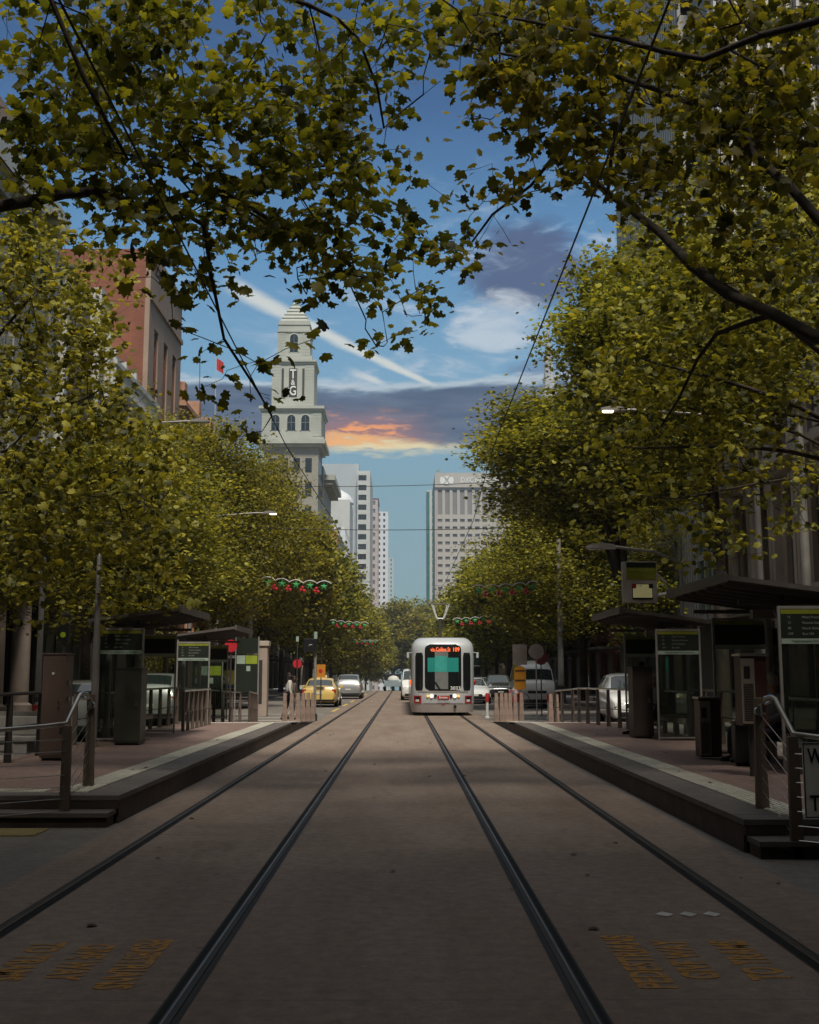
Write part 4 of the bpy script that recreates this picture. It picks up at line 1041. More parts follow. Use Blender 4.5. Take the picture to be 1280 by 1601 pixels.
core(t, cx-5.0, cx+5.2, cy+5.3, cy+30, 0, 41, MATS['tower_shade'], 'wing'); core(t, cx-30, cx-5.1, cy-5, cy+30, 0, 35, MATS['tower_shade'], 'wing')
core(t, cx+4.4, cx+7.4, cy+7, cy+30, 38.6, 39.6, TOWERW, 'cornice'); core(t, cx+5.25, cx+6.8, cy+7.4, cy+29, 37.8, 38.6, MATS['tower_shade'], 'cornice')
for z in (37.6, 33.2, 28.8): 
    for k in range(4): core(t, cx+4.96, cx+5.04, cy-4+k*2.3, cy-2.8+k*2.3, z, z+2.9, WIN, 'window')
for z in (38.0, 33.6, 29.2):
    for k in range(4): core(t, cx-4+k*2.2, cx-2.8+k*2.2, cy-5.06, cy-4.98, z, z+2.6, WIN, 'window')
t.scale = (1, 1, 1.02)
# ---- beyond the tower, left
t = generic('ornate_building', 'ornate white and terracotta building past the lettered tower', -1, 262, 292, 33, PALEC, WINP, 8, 9, setb=15.2, dep=12, wf=.45, hf=.6, front=(4,9), base=3, sill=True)
core(t, -16.6, -15.0, 261.2, 263.5, 20, 34.5, mat('terracotta', (.42,.20,.12), .8), 'turret'); 
MB().lathe((-20, 268, 33.6), [(3.2,0),(3.2,1),(2.4,2.6),(.3,3.6)], 16).build('turret', PALEC, t, world=True)
t = thing('pale_office_block', 'big pale blue-grey block with a slim window column behind the ornate building', 'tower', (-25, 520, -8))
core(t, -60, -19.6, 500, 540, -8, 94, mat('pale_block', (.42,.46,.48), .8, var=.05, scale=.1)); core(t, -20.0, -14.4, 495, 540, -8, 90, PALEC)
facade(t, 'y', 494.6, 1, -19.9, -15.6, 20, 89, 1, 16, .82, .55, PALEC, WIN, .4)
t = thing('dome_roof', 'white curved roof peeping between tower and pale block', 'building', (-24, 400, 0))
core(t, -34, -18.5, 395, 420, 0, 62, PALEC); MB().lathe((-25.5, 405, 62), [(8,0),(7.6,1.6),(6.2,3.3),(3.8,4.7),(.3,5.4)], 24).build('dome', mat('white_metal_roof', (.7,.71,.72), .4), t, world=True, smooth=True)
t = generic('white_office', 'small white and glass office building in front of the pink gridded tower', -1, 345, 375, 46, mat('white_cladding', (.66,.67,.68), .5), TEALG, 6, 10, setb=17.5, dep=14, wf=.7, hf=.7, front=(3,10), base=3, corn=False)
b = MB(); b.prism([(-31.5,46),(-22,46),(-22,49),(-26,56),(-31.5,57)], 'y', 345.4, 374); b.build('curved_roof', MATS['white_cladding'], t, world=True)
PINKT = mat('pink_concrete', (.50,.42,.40), .8, var=.06, scale=.1)
t = generic('gridded_tower', 'pinkish concrete tower with a grid of dark windows', -1, 700, 735, 121, PINKT, WINP, 7, 24, setb=15.6, dep=28, wf=.62, hf=.45, front=(8,24), base=4, z0=-12, shop=False, depth=.5)
t = generic('slim_tower', 'slim white balcony tower right of the pink gridded tower', -1, 860, 890, 138, mat('white_slab', (.66,.66,.67), .6), WIN, 9, 30, setb=11.5, dep=12, wf=.75, hf=.5, front=(3,30), base=4, z0=-14, shop=False, corn=False, depth=.9)
t = generic('glass_tower', 'slender glass apartment tower at the far end on the left', -1, 1000, 1030, 118, mat('pale_blue_cladding', (.45,.52,.54), .5), TEALG, 6, 30, setb=8.5, dep=12, wf=.8, hf=.7, front=(4,30), base=4, z0=-15, shop=False, corn=False, depth=.5)
# ---- right side, near to far
generic('office_building', 'unseen stone block added on the right behind the viewer for shade', 1, -45.5, 14, 22, STONE, WIN, 14, 4, front=None)  # unseen block added to shade the near street
t = thing('classical_building', 'classical pinkish stone building with pilasters along the right edge', 'building', (23, 35, 0))
core(t, 15.8, 31, 14.3, 56, 0, 20.5, STONE)
for z0_, z1_ in ((4.6, 9.6), (10.6, 14.4), (15.0, 19.6)):
    facade(t, 'x', 15.5, -1, 14.3, 56, z0_, z1_, 14, 1, .42, .82, STONE, WIN, .3, frame=True)
b = MB()
for i in range(15):
    y = 14.3+i*2.98
    for z0_, z1_ in ((4.7, 9.5), (10.7, 14.3), (15.1, 19.5)):
        b.box(15.18, 15.5, y-.38, y-.05, z0_, z1_); b.box(15.18, 15.5, y+.05, y+.38, z0_, z1_); b.box(15.1, 15.5, y-.45, y+.45, z1_-.4, z1_-.02); b.box(15.1, 15.5, y-.45, y+.45, z0_, z0_+.4)
b.build('pilaster', STONE2, t, world=True)
b = MB()
for z, o in ((4.25,.55),(9.65,.8),(14.45,1.0),(19.7,1.3)):
    b.box(15.5-o, 15.82, 14.3, 56.0, z+.35, z+.7); b.box(15.5-o*.6, 15.82, 14.3, 56.0, z+.0, z+.35)
    yy = 14.5
    while yy < 56: b.box(15.5-o*.85, 15.5-o*.6, yy, yy+.22, z+.1, z+.345); yy += .55
b.build('cornice', STONE2, t, world=True)
for i in range(14):
    g = MB(); g.box(15.76, 15.8, 14.9+i*2.98, 16.9+i*2.98, .3, 3.9); g.build('shop_window', SHOPB, t, world=True)
for i in range(15): MB().box(15.3, 15.82, 14.3+i*2.975-.42, 14.3+i*2.975+.42, 0, 4.2).build('pier', STONE, t, world=True)
for i, y in enumerate((54.6, 51.7, 48.8)):
    MB().lathe((15.0, y, 4.95), [(.28,0),(.28,.2),(.2,.3),(.17,4.2),(.26,4.4),(.28,4.6)], 14).build('column', STONE2, t, smooth=True, world=True)
t = thing('finned_office', 'tall pale office building with close vertical fins and teal glass bays', 'building', (24, 71, 0))
core(t, 16.2, 33, 57, 80, 0, 46, mat('office_core', (.20,.19,.18), .7)); 
b = MB(); n = 36
for i in range(n):
    y = 60.3+i*.55; b.box(15.45, 16.2, y, y+.16, 4.4, 46)
for i in range(30): b.box(16.4+i*.55, 16.56+i*.55, 56.5, 56.98, 17.5, 46)
b.build('vertical_fin', mat('fin_concrete', (.46,.44,.41), .7, var=.1), t, world=True)
b = MB()
for z in np.arange(4.4, 46, 3.1): b.box(15.62, 16.21, 60.3, 80, z, z+.9)
b.build('spandrel', GREYC, t, world=True)
for k, z in enumerate(np.arange(4.4, 20, 3.1)):
    core(t, 15.5, 16.3, 57.1, 60.2, z, z+.3, GREYC, 'bay_slab'); core(t, 15.62, 16.25, 57.2, 60.1, z+.3, z+1.35, mat('bay_lower_glass', (.05,.16,.14), .12, spec=.8), 'bay_window'); core(t, 15.62, 16.25, 57.2, 60.1, z+1.4, z+3.1, TEALG, 'bay_window')
for y in (57.1, 58.6, 60.15): core(t, 15.42, 15.61, y, y+.1, 4.4, 22.5, PALEC, 'mullion')
for z in np.arange(4.5, 17, 3.1): core(t, 16.21, 20.5, 56.96, 57, z+.4, z+2.9, TEALG, 'end_window')
core(t, 15.6, 33, 57, 80, 46, 47, GREYC, 'parapet'); core(t, 15.7, 16.2, 57, 80, 0, 4.3, SHOPB, 'shopfront')
generic('brick_building', 'dark red brick building beyond the finned office', 1, 80.4, 112, 20, BRICKD, WIN, 10, 5, sill=True)
generic('office_building', 'grey slab office half hidden by trees right of the church spire', 1, 112.4, 160, 19, GREYC, WIN, 14, 5, wf=.7, hf=.45)
generic('office_building', 'low stone building beside the church spire', 1, 160.4, 176, 14, STONE, WIN, 5, 3)
generic('office_building', 'long cream stone building beyond the church', 1, 200, 262, 17, STONE2, WIN, 16, 4)
generic('office_building', 'grey building near the far end of the street on the right', 1, 262.4, 330, 17, GREYC, WIN, 16, 5, z0=-3)
t = thing('church', 'pale stone church with a tall slender spire behind the right trees', 'church', (24.2, 186, 0))
SPI = mat('spire_stone', (.40,.42,.44), .8, var=.1, scale=.4)
core(t, 20.6, 27.8, 182.4, 189.6, 0, 30, SPI, 'bell_tower'); core(t, 20, 40, 189.8, 199, 0, 16, SPI, 'nave')
MB().lathe((24.2, 186, 30), [(3.0,0),(2.4,5),(1.75,11.5),(1.15,18),(.6,24),(.08,30)], 8).build('spire', SPI, t, world=True)
for dx in (-3.0, 3.0):
    for dy in (-3, 3): MB().lathe((24.2+dx, 186+dy, 30), [(.5,0),(.5,2.5),(.62,2.6),(.05,6)], 8).build('pinnacle', SPI, t, world=True)
for k, z in ((0, 22), (1, 34)):
    b = MB(); w = 1.2 if k == 0 else .8; x = 24.2; yy = 182.3 if k == 0 else 183.3
    b.prism([(x-w/2,z),(x+w/2,z),(x+w/2,z+3.2),(x,z+4.4),(x-w/2,z+3.2)], 'y', yy-.1, yy+.6); b.build('lancet_window', WIN, t, world=True)
t = generic('sign_tower', 'broad beige office tower with a white logo sign along its top', 1, 540, 580, 105.5, mat('beige_panel', (.44,.41,.37), .8, var=.05, scale=.1), WINP, 10, 22, setb=15.0, dep=50, wf=.6, hf=.5, front=None, base=4, z0=-9, shop=False, corn=False, depth=.6)
facade(t, 'y', 540, 1, 15.7, 65, 8, 76, 14, 19, .62, .42, MATS['beige_panel'], WINP, .6)
facade(t, 'y', 540, 1, 15.7, 65, 76, 90, 14, 1, .62, .85, MATS['beige_panel'], mat('louvre_grey', (.22,.21,.21), .7), .6)
core(t, 15.0, 65, 539.2, 541, 90, 97, MATS['beige_panel'], 'sign_band')
L = t.location
text('lettering', 'DXC.technology', 1, SIGNW, t, (37.0-L[0], 539.1-L[1], 93.4-L[2]), (math.pi/2,0,0), width=19.5, height=3.4, ext=.05, bold=.012)
b = MB()
for sx_ in (-1, 1):
    c0 = 20.7; 
    b.prism([(c0+sx_*1.2,91.9),(c0+sx_*2.9,91.5),(c0+sx_*3.3,93.3),(c0+sx_*2.9,95.1),(c0+sx_*1.2,94.7),(c0+sx_*.5,93.3)], 'y', 539.0, 539.15)
b.prism([(19.5,95.4),(21.9,95.4),(20.7,93.8)], 'y', 538.95, 539.1); b.prism([(19.5,91.2),(20.7,92.8),(21.9,91.2)], 'y', 538.95, 539.1)
q = b.build('logo', SIGNW, t, world=True)
t = thing('teal_tower', 'slim teal glass tower left of the beige sign tower', 'tower', (16, 640, -10))
core(t, 13.2, 30, 640, 660, -10, 105, PALEC); 
for k in range(26): core(t, 14.6+1.6, 18.6, 639.9, 640, 4+k*3.9, 7.2+k*3.9, TEALG, 'window')
core(t, 13.2, 14.8, 639.85, 640, -10, 104, TEALG, 'window_strip')
for o in list(bpy.data.objects):
    if '_n' in o: del o['_n']
# ================================================================ TRAM
TRW = mat('tram_silver_white', (.48,.505,.53), .38, .15, var=.04, scale=.8, coat=.3)
TRG = mat('tram_grey', (.33,.30,.29), .4, .2, var=.08, coat=.2)
TRB = mat('tram_black_glass', (.010,.012,.012), .07, 0, var=.1, spec=.9)
LED = mat('led_orange', (.3,.05,.02), .5, emit=(1.0,.16,.05), estr=1.6)
AMB = mat('amber_lamp', (.8,.4,.1), .3, emit=(1.0,.5,.12), estr=1.0)
HLW = mat('lit_headlamp', (.9,.85,.8), .3, emit=(1.0,.84,.68), estr=1.0)
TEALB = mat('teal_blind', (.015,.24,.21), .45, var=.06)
REDP = mat('red_panel', (.42,.02,.03), .5, var=.1)
def tram():
    T = thing('tram', 'silver-white low-floor tram coming toward the viewer on the right-hand track', 'tram', (1.60, 46.4, 0))
    Wd = 1.27
    def hull_y(x, z):      # front surface depth
        u = min(1, abs(x)/Wd); plan = .75*(1-(1-u**3.2)**(1/2.4)) if u < 1 else .75
        v = 0.0
        if z > 2.0: v = .10*((z-2.0)/1.1)**2
        if z > 2.72: v += .35*((z-2.72)/.42)**2
        if z < .75: v += .14*((.75-z)/.6)**1.5
        return plan+v
    zs = [.14,.30,.50,.75,1.0,1.6,2.1,2.5,2.72,2.86,2.98,3.06,3.11]
    def ws(z):
        if z > 2.62: return Wd-.40*(1-math.sqrt(max(0, 1-((z-2.62)/.50)**2)))
        return Wd if z > .6 else Wd-.03*(.6-z)/.45
    us = [-1,-.985,-.95,-.9,-.82,-.7,-.5,-.25,0,.25,.5,.7,.82,.9,.95,.985,1]
    def hull(z0i, z1i, name, m, tail=True):
        b = MB(); rows = []
        for z in zs[z0i:z1i+1]:
            w = ws(z); row = [len(b.v)]; b.v.append((-w, 23.0, z))
            for q in (12, 4): row.append(len(b.v)); b.v.append((-w, q, z))
            for u in us: row.append(len(b.v)); b.v.append((u*w, hull_y(u*Wd, z), z))
            for q in (4, 12, 23.0): row.append(len(b.v)); b.v.append((w, q, z))
            rows.append(row)
        for r in range(len(rows)-1):
            for c in range(len(rows[0])-1): b.f.append((rows[r][c], rows[r][c+1], rows[r+1][c+1], rows[r+1][c]))
            b.f.append((rows[r][0], rows[r+1][0], rows[r+1][-1], rows[r][-1]))
        if z1i == len(zs)-1: b.f.append(tuple(rows[-1]))
        if z0i == 0: b.f.append(tuple(rows[0]))
        return b.build(name, m, T, smooth=35)
    body = hull(2, len(zs)-1, 'body', TRW); hull(0, 2, 'skirt', mat('tram_skirt', (.42,.39,.38), .4, .2, var=.08))
    def skin(name, x0, x1, z0, z1, m, off=.012, rad=0.0, nx=10, nz=12, th=.01, parent=None):
        """a pane that follows the front surface"""
        b = MB(); g = []
        for j in range(nz+1):
            z = z0+(z1-z0)*j/nz; r = []
            ins = 0
            if rad > 0:
                dz = min(z-z0, z1-z)
                if dz < rad: ins = rad-math.sqrt(max(0, rad*rad-(rad-dz)**2))
            for i in range(nx+1):
                x = (x0+ins)+(x1-x0-2*ins)*i/nx; r.append(len(b.v)); xx = x*min(1, ws(z)/Wd); b.v.append((xx, hull_y(x, z)-off, z))
            g.append(r)
        for j in range(nz):
            for i in range(nx): b.f.append((g[j][i], g[j][i+1], g[j+1][i+1], g[j+1][i]))
        o = b.build(name, m, parent or T, smooth=60)
        return o
    skin('windscreen', -.73, .73, 1.0, 2.84, TRB, .012, .20, 14, 24)
    skin('corner_window', -1.11, -.80, 1.01, 2.50, TRB, .010, .03, 8, 10)
    skin('corner_window', .80, 1.11, 1.01, 2.50, TRB, .010, .03, 8, 10)
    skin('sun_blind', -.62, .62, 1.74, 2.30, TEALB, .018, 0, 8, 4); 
    skin('reflection_strip', -.33, .20, 1.06, 2.62, mat('painted_reflection', (.16,.17,.165), .35), .016, 0, 4, 8)  # grey strip paints the sky's reflection onto the windscreen
    skin('sun_blind', -.33, .16, 1.74, 2.36, mat('teal_blind_reflection', (.045,.34,.30), .45), .020, 0, 4, 4)  # lighter teal where the painted reflection crosses the blind
    skin('waist_band', -1.0, 1.0, .93, .985, TRG, .012, 0, 16, 1)
    skin('bumper_seam', -.80, .80, .485, .50, BLACK, .01, 0, 14, 1)
    for s in (-1, 1):
        for x, r, m in ((.61,.050,AMB),(.46,.075,HLW),(.31,.060,BLACK)):
            y = hull_y(x, .79); MB().disc((s*x, y-.012, .79), (0,1,0), r, .05, 20).build('headlight' if m is not BLACK else 'lamp_socket', m, T)
        o = skin('side_advert', s*1.17 if s < 0 else .87, -.87 if s < 0 else 1.17, .50, .80, REDP, .012, 0, 6, 1)
        skin('advert_picture', s*1.12 if s < 0 else .92, -.92 if s < 0 else 1.12, .60, .76, BLACK, .018, 0, 6, 1, parent=o)
        skin('advert_lettering', s*1.10 if s < 0 else .94, -.96 if s < 0 else 1.08, .56, .65, SIGNW, .022, 0, 6, 1, parent=o)
        b = MB(); b.tube([(s*1.25, .62, 2.52), (s*1.38, .52, 2.50), (s*1.41, .50, 2.44)], .02, 6); b.box(s*1.36, s*1.45, .44, .52, 2.30, 2.52); b.build('mirror_arm', TRW, T, bevel=.01)
        MB().sphere((s*1.285, .80, 1.32), .075, 12, 1.5).build('indicator_lamp', mat('orange_lens', (.8,.16,.04), .3, emit=(1,.16,.04), estr=.8) if s < 0 else TAILR, T)
    text('destination_display', 'via Collins St', 1, LED, T, (-.10, hull_y(0,2.6)-.03, 2.62), (math.pi/2,0,0), width=.80, height=.17, bold=.012)
    text('route_display', '109', 1, LED, T, (.52, hull_y(.52,2.6)-.035, 2.62), (math.pi/2,0,0), width=.25, height=.17, bold=.015)
    text('fleet_number', '3033', 1, SIGNW, T, (.49, hull_y(.49,1.1)-.03, 1.09), (math.pi/2,0,0), width=.40, height=.145, bold=.012)
    skin('badge', -.235, .235, .66, .80, REDP, .014, 0, 2, 1); text('badge_lettering', 'Swisse', 1, SIGNW, T, (0, hull_y(0,.75)-.03, .73), (math.pi/2,0,0), width=.33, height=.085, bold=.015)
    text('operator_lettering', 'yarra trams', 1, DKST, T, (.02, hull_y(0,.55)-.022, .555), (math.pi/2,0,0), width=.5, height=.05)
    MB().disc((.47, hull_y(.47,.4)-.01, .37), (0,1,0), .06, .04, 16).build('tow_socket', BLACK, T)
    MB().box(-.07, .07, hull_y(0,.44)-.02, hull_y(0,.44)+.02, .455, .485).build('tow_flap', REDP, T)
    b = MB(); yb = hull_y(-.2,1.1)-.03
    b.tube([(-.14, yb, 1.03), (-.36, yb-.005, 1.38), (-.42, yb, 1.62)], .012, 6); b.tube([(-.09, yb, 1.03), (-.31, yb-.005, 1.36)], .010, 6); b.obox((-.42,yb-.01,1.15),(-.42,yb-.01,1.95), .025, .012)
    b.build('wiper', BLACK, T)
    # roof gear and pantograph
    b = MB(); b.box(-.75, .75, 4.6, 8.5, 3.10, 3.24); b.box(-.75, .75, 10, 16, 3.10, 3.24); b.build('roof_unit', TRG, T, bevel=.05)
    b = MB(); b.box(-.07, .07, 3.2, 3.34, 3.11, 4.02); b.box(-.25, .25, 3.1, 3.9, 3.11, 3.2); pm = b.build('pantograph', DKST, T)
    b = MB()
    for s in (-1, 1):
        b.tube([(s*.12, 3.27, 4.0), (s*.17, 3.2, 4.05), (s*.38, 3.0, 4.62)], .032, 6); b.tube([(s*.12, 3.27, 4.0), (s*.30, 3.2, 4.60)], .02, 6)
    b.tube([(-.14, 3.27, 4.02), (.14, 3.27, 4.02)], .03, 6); b.build('pantograph_arm', WHITEP, pm)
    b = MB(); b.tube([(-.50, 3.0, 4.52), (-.42, 3.0, 4.63), (.42, 3.0, 4.63), (.50, 3.0, 4.52)], .022, 6); b.build('contact_strip', DKST, pm)
    # bogies and side glazing
    for y in (3.2, 11, 19):
        b = MB()
        for s in (-1, 1): b.disc((s*.72, y, .30), (1,0,0), .30, .12, 20); b.disc((s*.72, y+1.6, .30), (1,0,0), .30, .12, 20)
        b.box(-.66, .66, y-.3, y+1.9, .22, .42); b.build('bogie', BLACK, T)
    for s in (-1, 1):
        for y0, y1 in ((1.7,4.6),(4.9,8.8),(9.1,13.0),(13.3,17.2),(17.5,21.4)):
            MB().box(s*1.268, s*1.278, y0, y1, 1.05, 2.45).build('side_window', TRB, T)
    b = MB(); b.box(-.9, .9, .8, 22, .16, .19); b.build('underframe', BLACK, T)
    return T
tram()

# ================================================================ CARS
PAINTS = {'white': mat('car_white', (.66,.67,.66), .3, 0, var=.03, coat=.8), 'yellow': mat('taxi_yellow', (.62,.44,.13), .3, 0, var=.04, coat=.7),
          'silver': mat('car_silver', (.36,.37,.37), .3, .5, var=.04, coat=.8), 'dark': mat('car_dark', (.03,.033,.036), .25, .2, coat=.9), 'ute': mat('car_bluegrey', (.30,.38,.42), .3, .2, coat=.6), 'green': mat('dark_green_paint', (.018,.06,.05), .4)}
STY = {  # y, belt half width, z_bottom, z_belt, z_roof, roof half width  (front at y=0, length +y)
 'sedan': dict(L=4.8, W=.92, st=[(0,.62,.30,.50,.52,.50),(.12,.80,.22,.62,.66,.68),(.45,.88,.20,.74,.80,.74),(1.2,.92,.20,.86,.93,.74),(1.55,.92,.20,.90,.98,.74),(2.35,.92,.20,.93,1.42,.60),(3.0,.92,.20,.94,1.46,.60),(3.6,.92,.20,.96,1.38,.60),(4.25,.90,.22,.98,1.04,.68),(4.65,.86,.26,.94,.99,.70),(4.8,.74,.34,.70,.74,.62)], w=(.85,3.75), r=.33, cab=(4,8)),
 'suv': dict(L=4.5, W=.92, st=[(0,.66,.32,.62,.64,.52),(.12,.82,.24,.76,.80,.70),(.5,.90,.22,.90,.96,.76),(1.1,.92,.22,.98,1.05,.76),(1.3,.92,.22,1.0,1.10,.76),(2.0,.92,.22,1.03,1.60,.64),(2.8,.92,.22,1.04,1.66,.64),(3.8,.92,.22,1.06,1.62,.63),(4.25,.90,.24,1.08,1.28,.68),(4.42,.86,.28,.98,1.0,.74),(4.5,.78,.36,.60,.62,.66)], w=(.85,3.6), r=.36, cab=(4,8)),
 'van': dict(L=5.0, W=.95, st=[(0,.74,.30,.70,.72,.62),(.10,.88,.22,.90,.94,.80),(.35,.93,.20,1.06,1.14,.84),(.60,.95,.20,1.12,1.22,.82),(.66,.95,.20,1.14,1.28,.82),(1.25,.95,.20,1.18,1.92,.76),(2.2,.95,.20,1.20,2.02,.76),(3.6,.95,.20,1.20,2.02,.76),(4.75,.95,.20,1.20,1.98,.75),(4.92,.93,.22,1.15,1.5,.80),(5.0,.88,.30,.8,.82,.82)], w=(.85,3.9), r=.35, cab=(4,8)),
 'hivan': dict(L=5.2, W=.94, st=[(0,.74,.30,.70,.72,.62),(.08,.88,.22,.92,.97,.80),(.25,.92,.20,1.10,1.20,.84),(.45,.94,.20,1.18,1.30,.84),(.50,.94,.20,1.20,1.34,.84),(.95,.94,.20,1.22,1.92,.80),(1.5,.94,.20,1.24,2.30,.68),(3.6,.94,.20,1.24,2.34,.66),(4.95,.94,.20,1.24,2.28,.66),(5.12,.92,.22,1.2,1.6,.80),(5.2,.88,.30,.8,.82,.82)], w=(.85,3.9), r=.35, cab=(4,5)),
}
def car(name, label, cat, style, paint, x, y, rz, plate=None, extras=None, group=None):
    """rz=0: the front faces the viewer (-Y); rz=pi: the rear does"""
    sp = STY[style]; t = thing(name, label, cat, (x, y, gz(y)+.004), rz, group); W = sp['W']; st = sp['st']
    rings = []; V = []
    for (yy, wb, zb, zbelt, zr, wr) in st:
        zm = zb+(zbelt-zb)*.55
        half = [(0,zb),(wb*.86,zb),(wb*.97,zb+.10),(wb,zm),(wb*.985,zbelt-.06),(wb*.955,zbelt),(wr+.04,zr-.05 if zr-zbelt > .1 else zbelt+(zr-zbelt)*.6),(wr*.86,zr),(wr*.4,zr+.018),(0,zr+.022)]
        ring = [(-x_, z_) for x_, z_ in half[::-1][:-1]]+[half[0]]+[(x_, z_) for x_, z_ in half[1:-1]]
        rings.append([len(V)+i for i in range(len(ring))]); V += [(px_, yy, pz_) for px_, pz_ in ring]
    n = len(rings[0])      # order: 0 top centre ... left side down ... bottom ... right side up
    bm = bmesh.new(); bv = [bm.verts.new(v) for v in V]; fl = {}
    for r in range(len(rings)-1):
        for c in range(n):
            f = bm.faces.new((bv[rings[r][c]], bv[rings[r][(c+1) % n]], bv[rings[r+1][(c+1) % n]], bv[rings[r+1][c]])); fl[(r, c)] = f
    bm.faces.new([bv[i] for i in rings[0]]); bm.faces.new([bv[i] for i in rings[-1]][::-1])
    bmesh.ops.recalc_face_normals(bm, faces=bm.faces)
    # glass panes: windscreen, rear screen, side windows
    c0, c1 = sp['cab']; panes = {'windscreen': [(c0, c) for c in (0,1,2,n-1,n-2,n-3)], 'rear_window': [(len(st)-4 if style in ('sedan','suv') else len(st)-3, c) for c in (0,1,2,n-1,n-2,n-3)]}
    if style in ('sedan', 'suv'): sides = [[c0+1],[c0+2],[c0]]; sides = [[c0+1, ], [c0+2, ]]
    elif style == 'van': sides = [[5],[6],[7]]
    else: sides = [[5],[6],[7]]
    nr = n
    panes2 = []
    for k, cells in panes.items(): panes2.append((k, [fl[c] for c in cells if c in fl]))
    sc = [i for i in range(n)]
    # side column between belt and roof edge
    for rr in sides:
        for cc in (3, n-4): panes2.append(('side_window', [fl[(r, cc)] for r in rr if (r, cc) in fl]))
    glass = []
    for k, faces in panes2:
        res = bmesh.ops.inset_region(bm, faces=faces, thickness=.045, use_even_offset=True, depth=0)
        glass.append((k, faces))
    for k, faces in glass:
        b = MB(); idx = {}
        for f in faces:
            vs = []
            for v in f.verts:
                if v not in idx: idx[v] = len(b.v); b.v.append(tuple(v.co))
                vs.append(idx[v])
            b.f.append(tuple(vs))
        b.build(k, CARG, t)
    bmesh.ops.delete(bm, geom=[f for _, fs in glass for f in fs], context='FACES')
    me = bpy.data.meshes.new('body'); bm.to_mesh(me); bm.free(); me.materials.append(PAINTS[paint]); me.polygons.foreach_set('use_smooth', [True]*len(me.polygons))
    try: me.set_sharp_from_angle(angle=R(38))
    except Exception: pass
    o = bpy.data.objects.new('body', me); col.objects.link(o); o.parent = t
    r = sp['r']; Lc = sp['L']
    for wy in sp['w']:
        for s in (-1, 1):
            w = MB().disc((s*(W-.10), wy, r), (1,0,0), r, .22, 24).build('wheel', RUBBER, t)
            MB().disc((s*(W+.012), wy, r), (1,0,0), r*.62, .02, 20).build('rim', mat('alloy', (.32,.32,.32), .3, .8), w)
            b = MB(); pts = [(math.cos(a)*(r+.05), math.sin(a)*(r+.05)) for a in np.linspace(0, math.pi, 13)]
            b.prism([(wy+p, r+q) for p, q in pts], 'x', s*(W-.28), s*(W+.004)); b.build('wheel_arch', BLACK, t)
    zf = st[1][3]; zr = st[-2][3]; wf = st[1][1]; wr_ = st[-2][1]
    for s in (-1, 1):
        b = MB(); b.box(s*(wf-.34), s*(wf-.03), .03, .30, zf-.16, zf-.02); b.build('headlight', LAMPW, t, bevel=.03)
        hz = (zr-.22, zr-.04) if style in ('sedan','suv') else (.85, 1.25)
        b = MB(); b.box(s*(wr_-.22 if style in ('sedan','suv') else wr_-.10), s*(wr_-.0), Lc-.30, Lc-.06, hz[0], hz[1]); b.build('tail_light', TAILR, t, bevel=.03)
        b = MB(); yy = st[4][0]+.35; b.box(s*(W+.02), s*(W+.17), yy, yy+.12, st[4][3]+.04, st[4][3]+.18); b.box(s*(W-.08), s*(W+.03), yy+.03, yy+.08, st[4][3]+.05, st[4][3]+.09); b.build('mirror', PAINTS[paint], t, bevel=.02)
    MB().box(-wf*.52, wf*.52, -.012, .10, zf-.20, zf-.06).build('grille', BLACK, t, bevel=.02)
    MB().box(-wf*.80, wf*.80, -.02, .14, .27, .44).build('lower_grille', BLACK, t, bevel=.03)
    MB().box(-.19, .19, -.035, -.02, .45, .555).build('number_plate', PLATE, t)
    MB().box(-wr_*.9, wr_*.9, Lc-.10, Lc+.012, .30, .40).build('rear_bumper_trim', BLACK, t, bevel=.02)
    MB().box(-.19, .19, Lc+.0, Lc+.016, .60 if style != 'sedan' else .66, .705 if style != 'sedan' else .765).build('number_plate', PLATE, t)
    MB().box(-W+.15, W-.15, .4, Lc-.4, .14, .22).build('underbody', BLACK, t)
    if extras == 'taxi':
        b = MB(); b.box(-.28, .28, 2.7, 2.95, 1.47, 1.60); b.build('roof_sign', mat('taxi_sign', (.75,.68,.45), .4), t, bevel=.03)
    return t
PI = math.pi
car('taxi', 'yellow taxi driving away, seen from behind, left of the tracks', 'car', 'sedan', 'yellow', -4.25, 63.6, PI, extras='taxi')
car('parked_suv', 'pale silver SUV driving away ahead of the yellow taxi', 'car', 'suv', 'silver', -3.75, 84.0, PI)
bpy.data.objects['parked_suv'].name = 'suv_car'
car('white_van', 'white van following on the track behind the tram, half hidden by it', 'van', 'van', 'white', .82, 75.2, 0)
car('white_car', 'white sedan close beside the tram on its right side', 'car', 'sedan', 'white', 4.05, 65.5, 0)
car('silver_car', 'silver sedan queued behind the white car right of the tram', 'car', 'sedan', 'silver', 5.75, 84, 0)
car('dark_car', 'dark hatchback in front of the green bus behind the queue', 'car', 'suv', 'dark', 6.6, 78.5, 0)
car('minibus', 'white high-roof minibus waiting behind the orange sign', 'van', 'hivan', 'white', 6.55, 56.8, 0)
car('parked_car', 'white hatchback parked behind the right shelter and platform fence', 'car', 'suv', 'white', 7.55, 37.2, R(-3))
car('parked_car', 'silver car parked beyond the first left shelter, seen through its glass', 'car', 'sedan', 'silver', -8.1, 33.0, PI)
car('parked_car', 'second silver car parked behind the left shelters, further along the kerb', 'car', 'suv', 'silver', -8.1, 41.5, PI)
bpy.data.objects['taxi'].location.z = .004
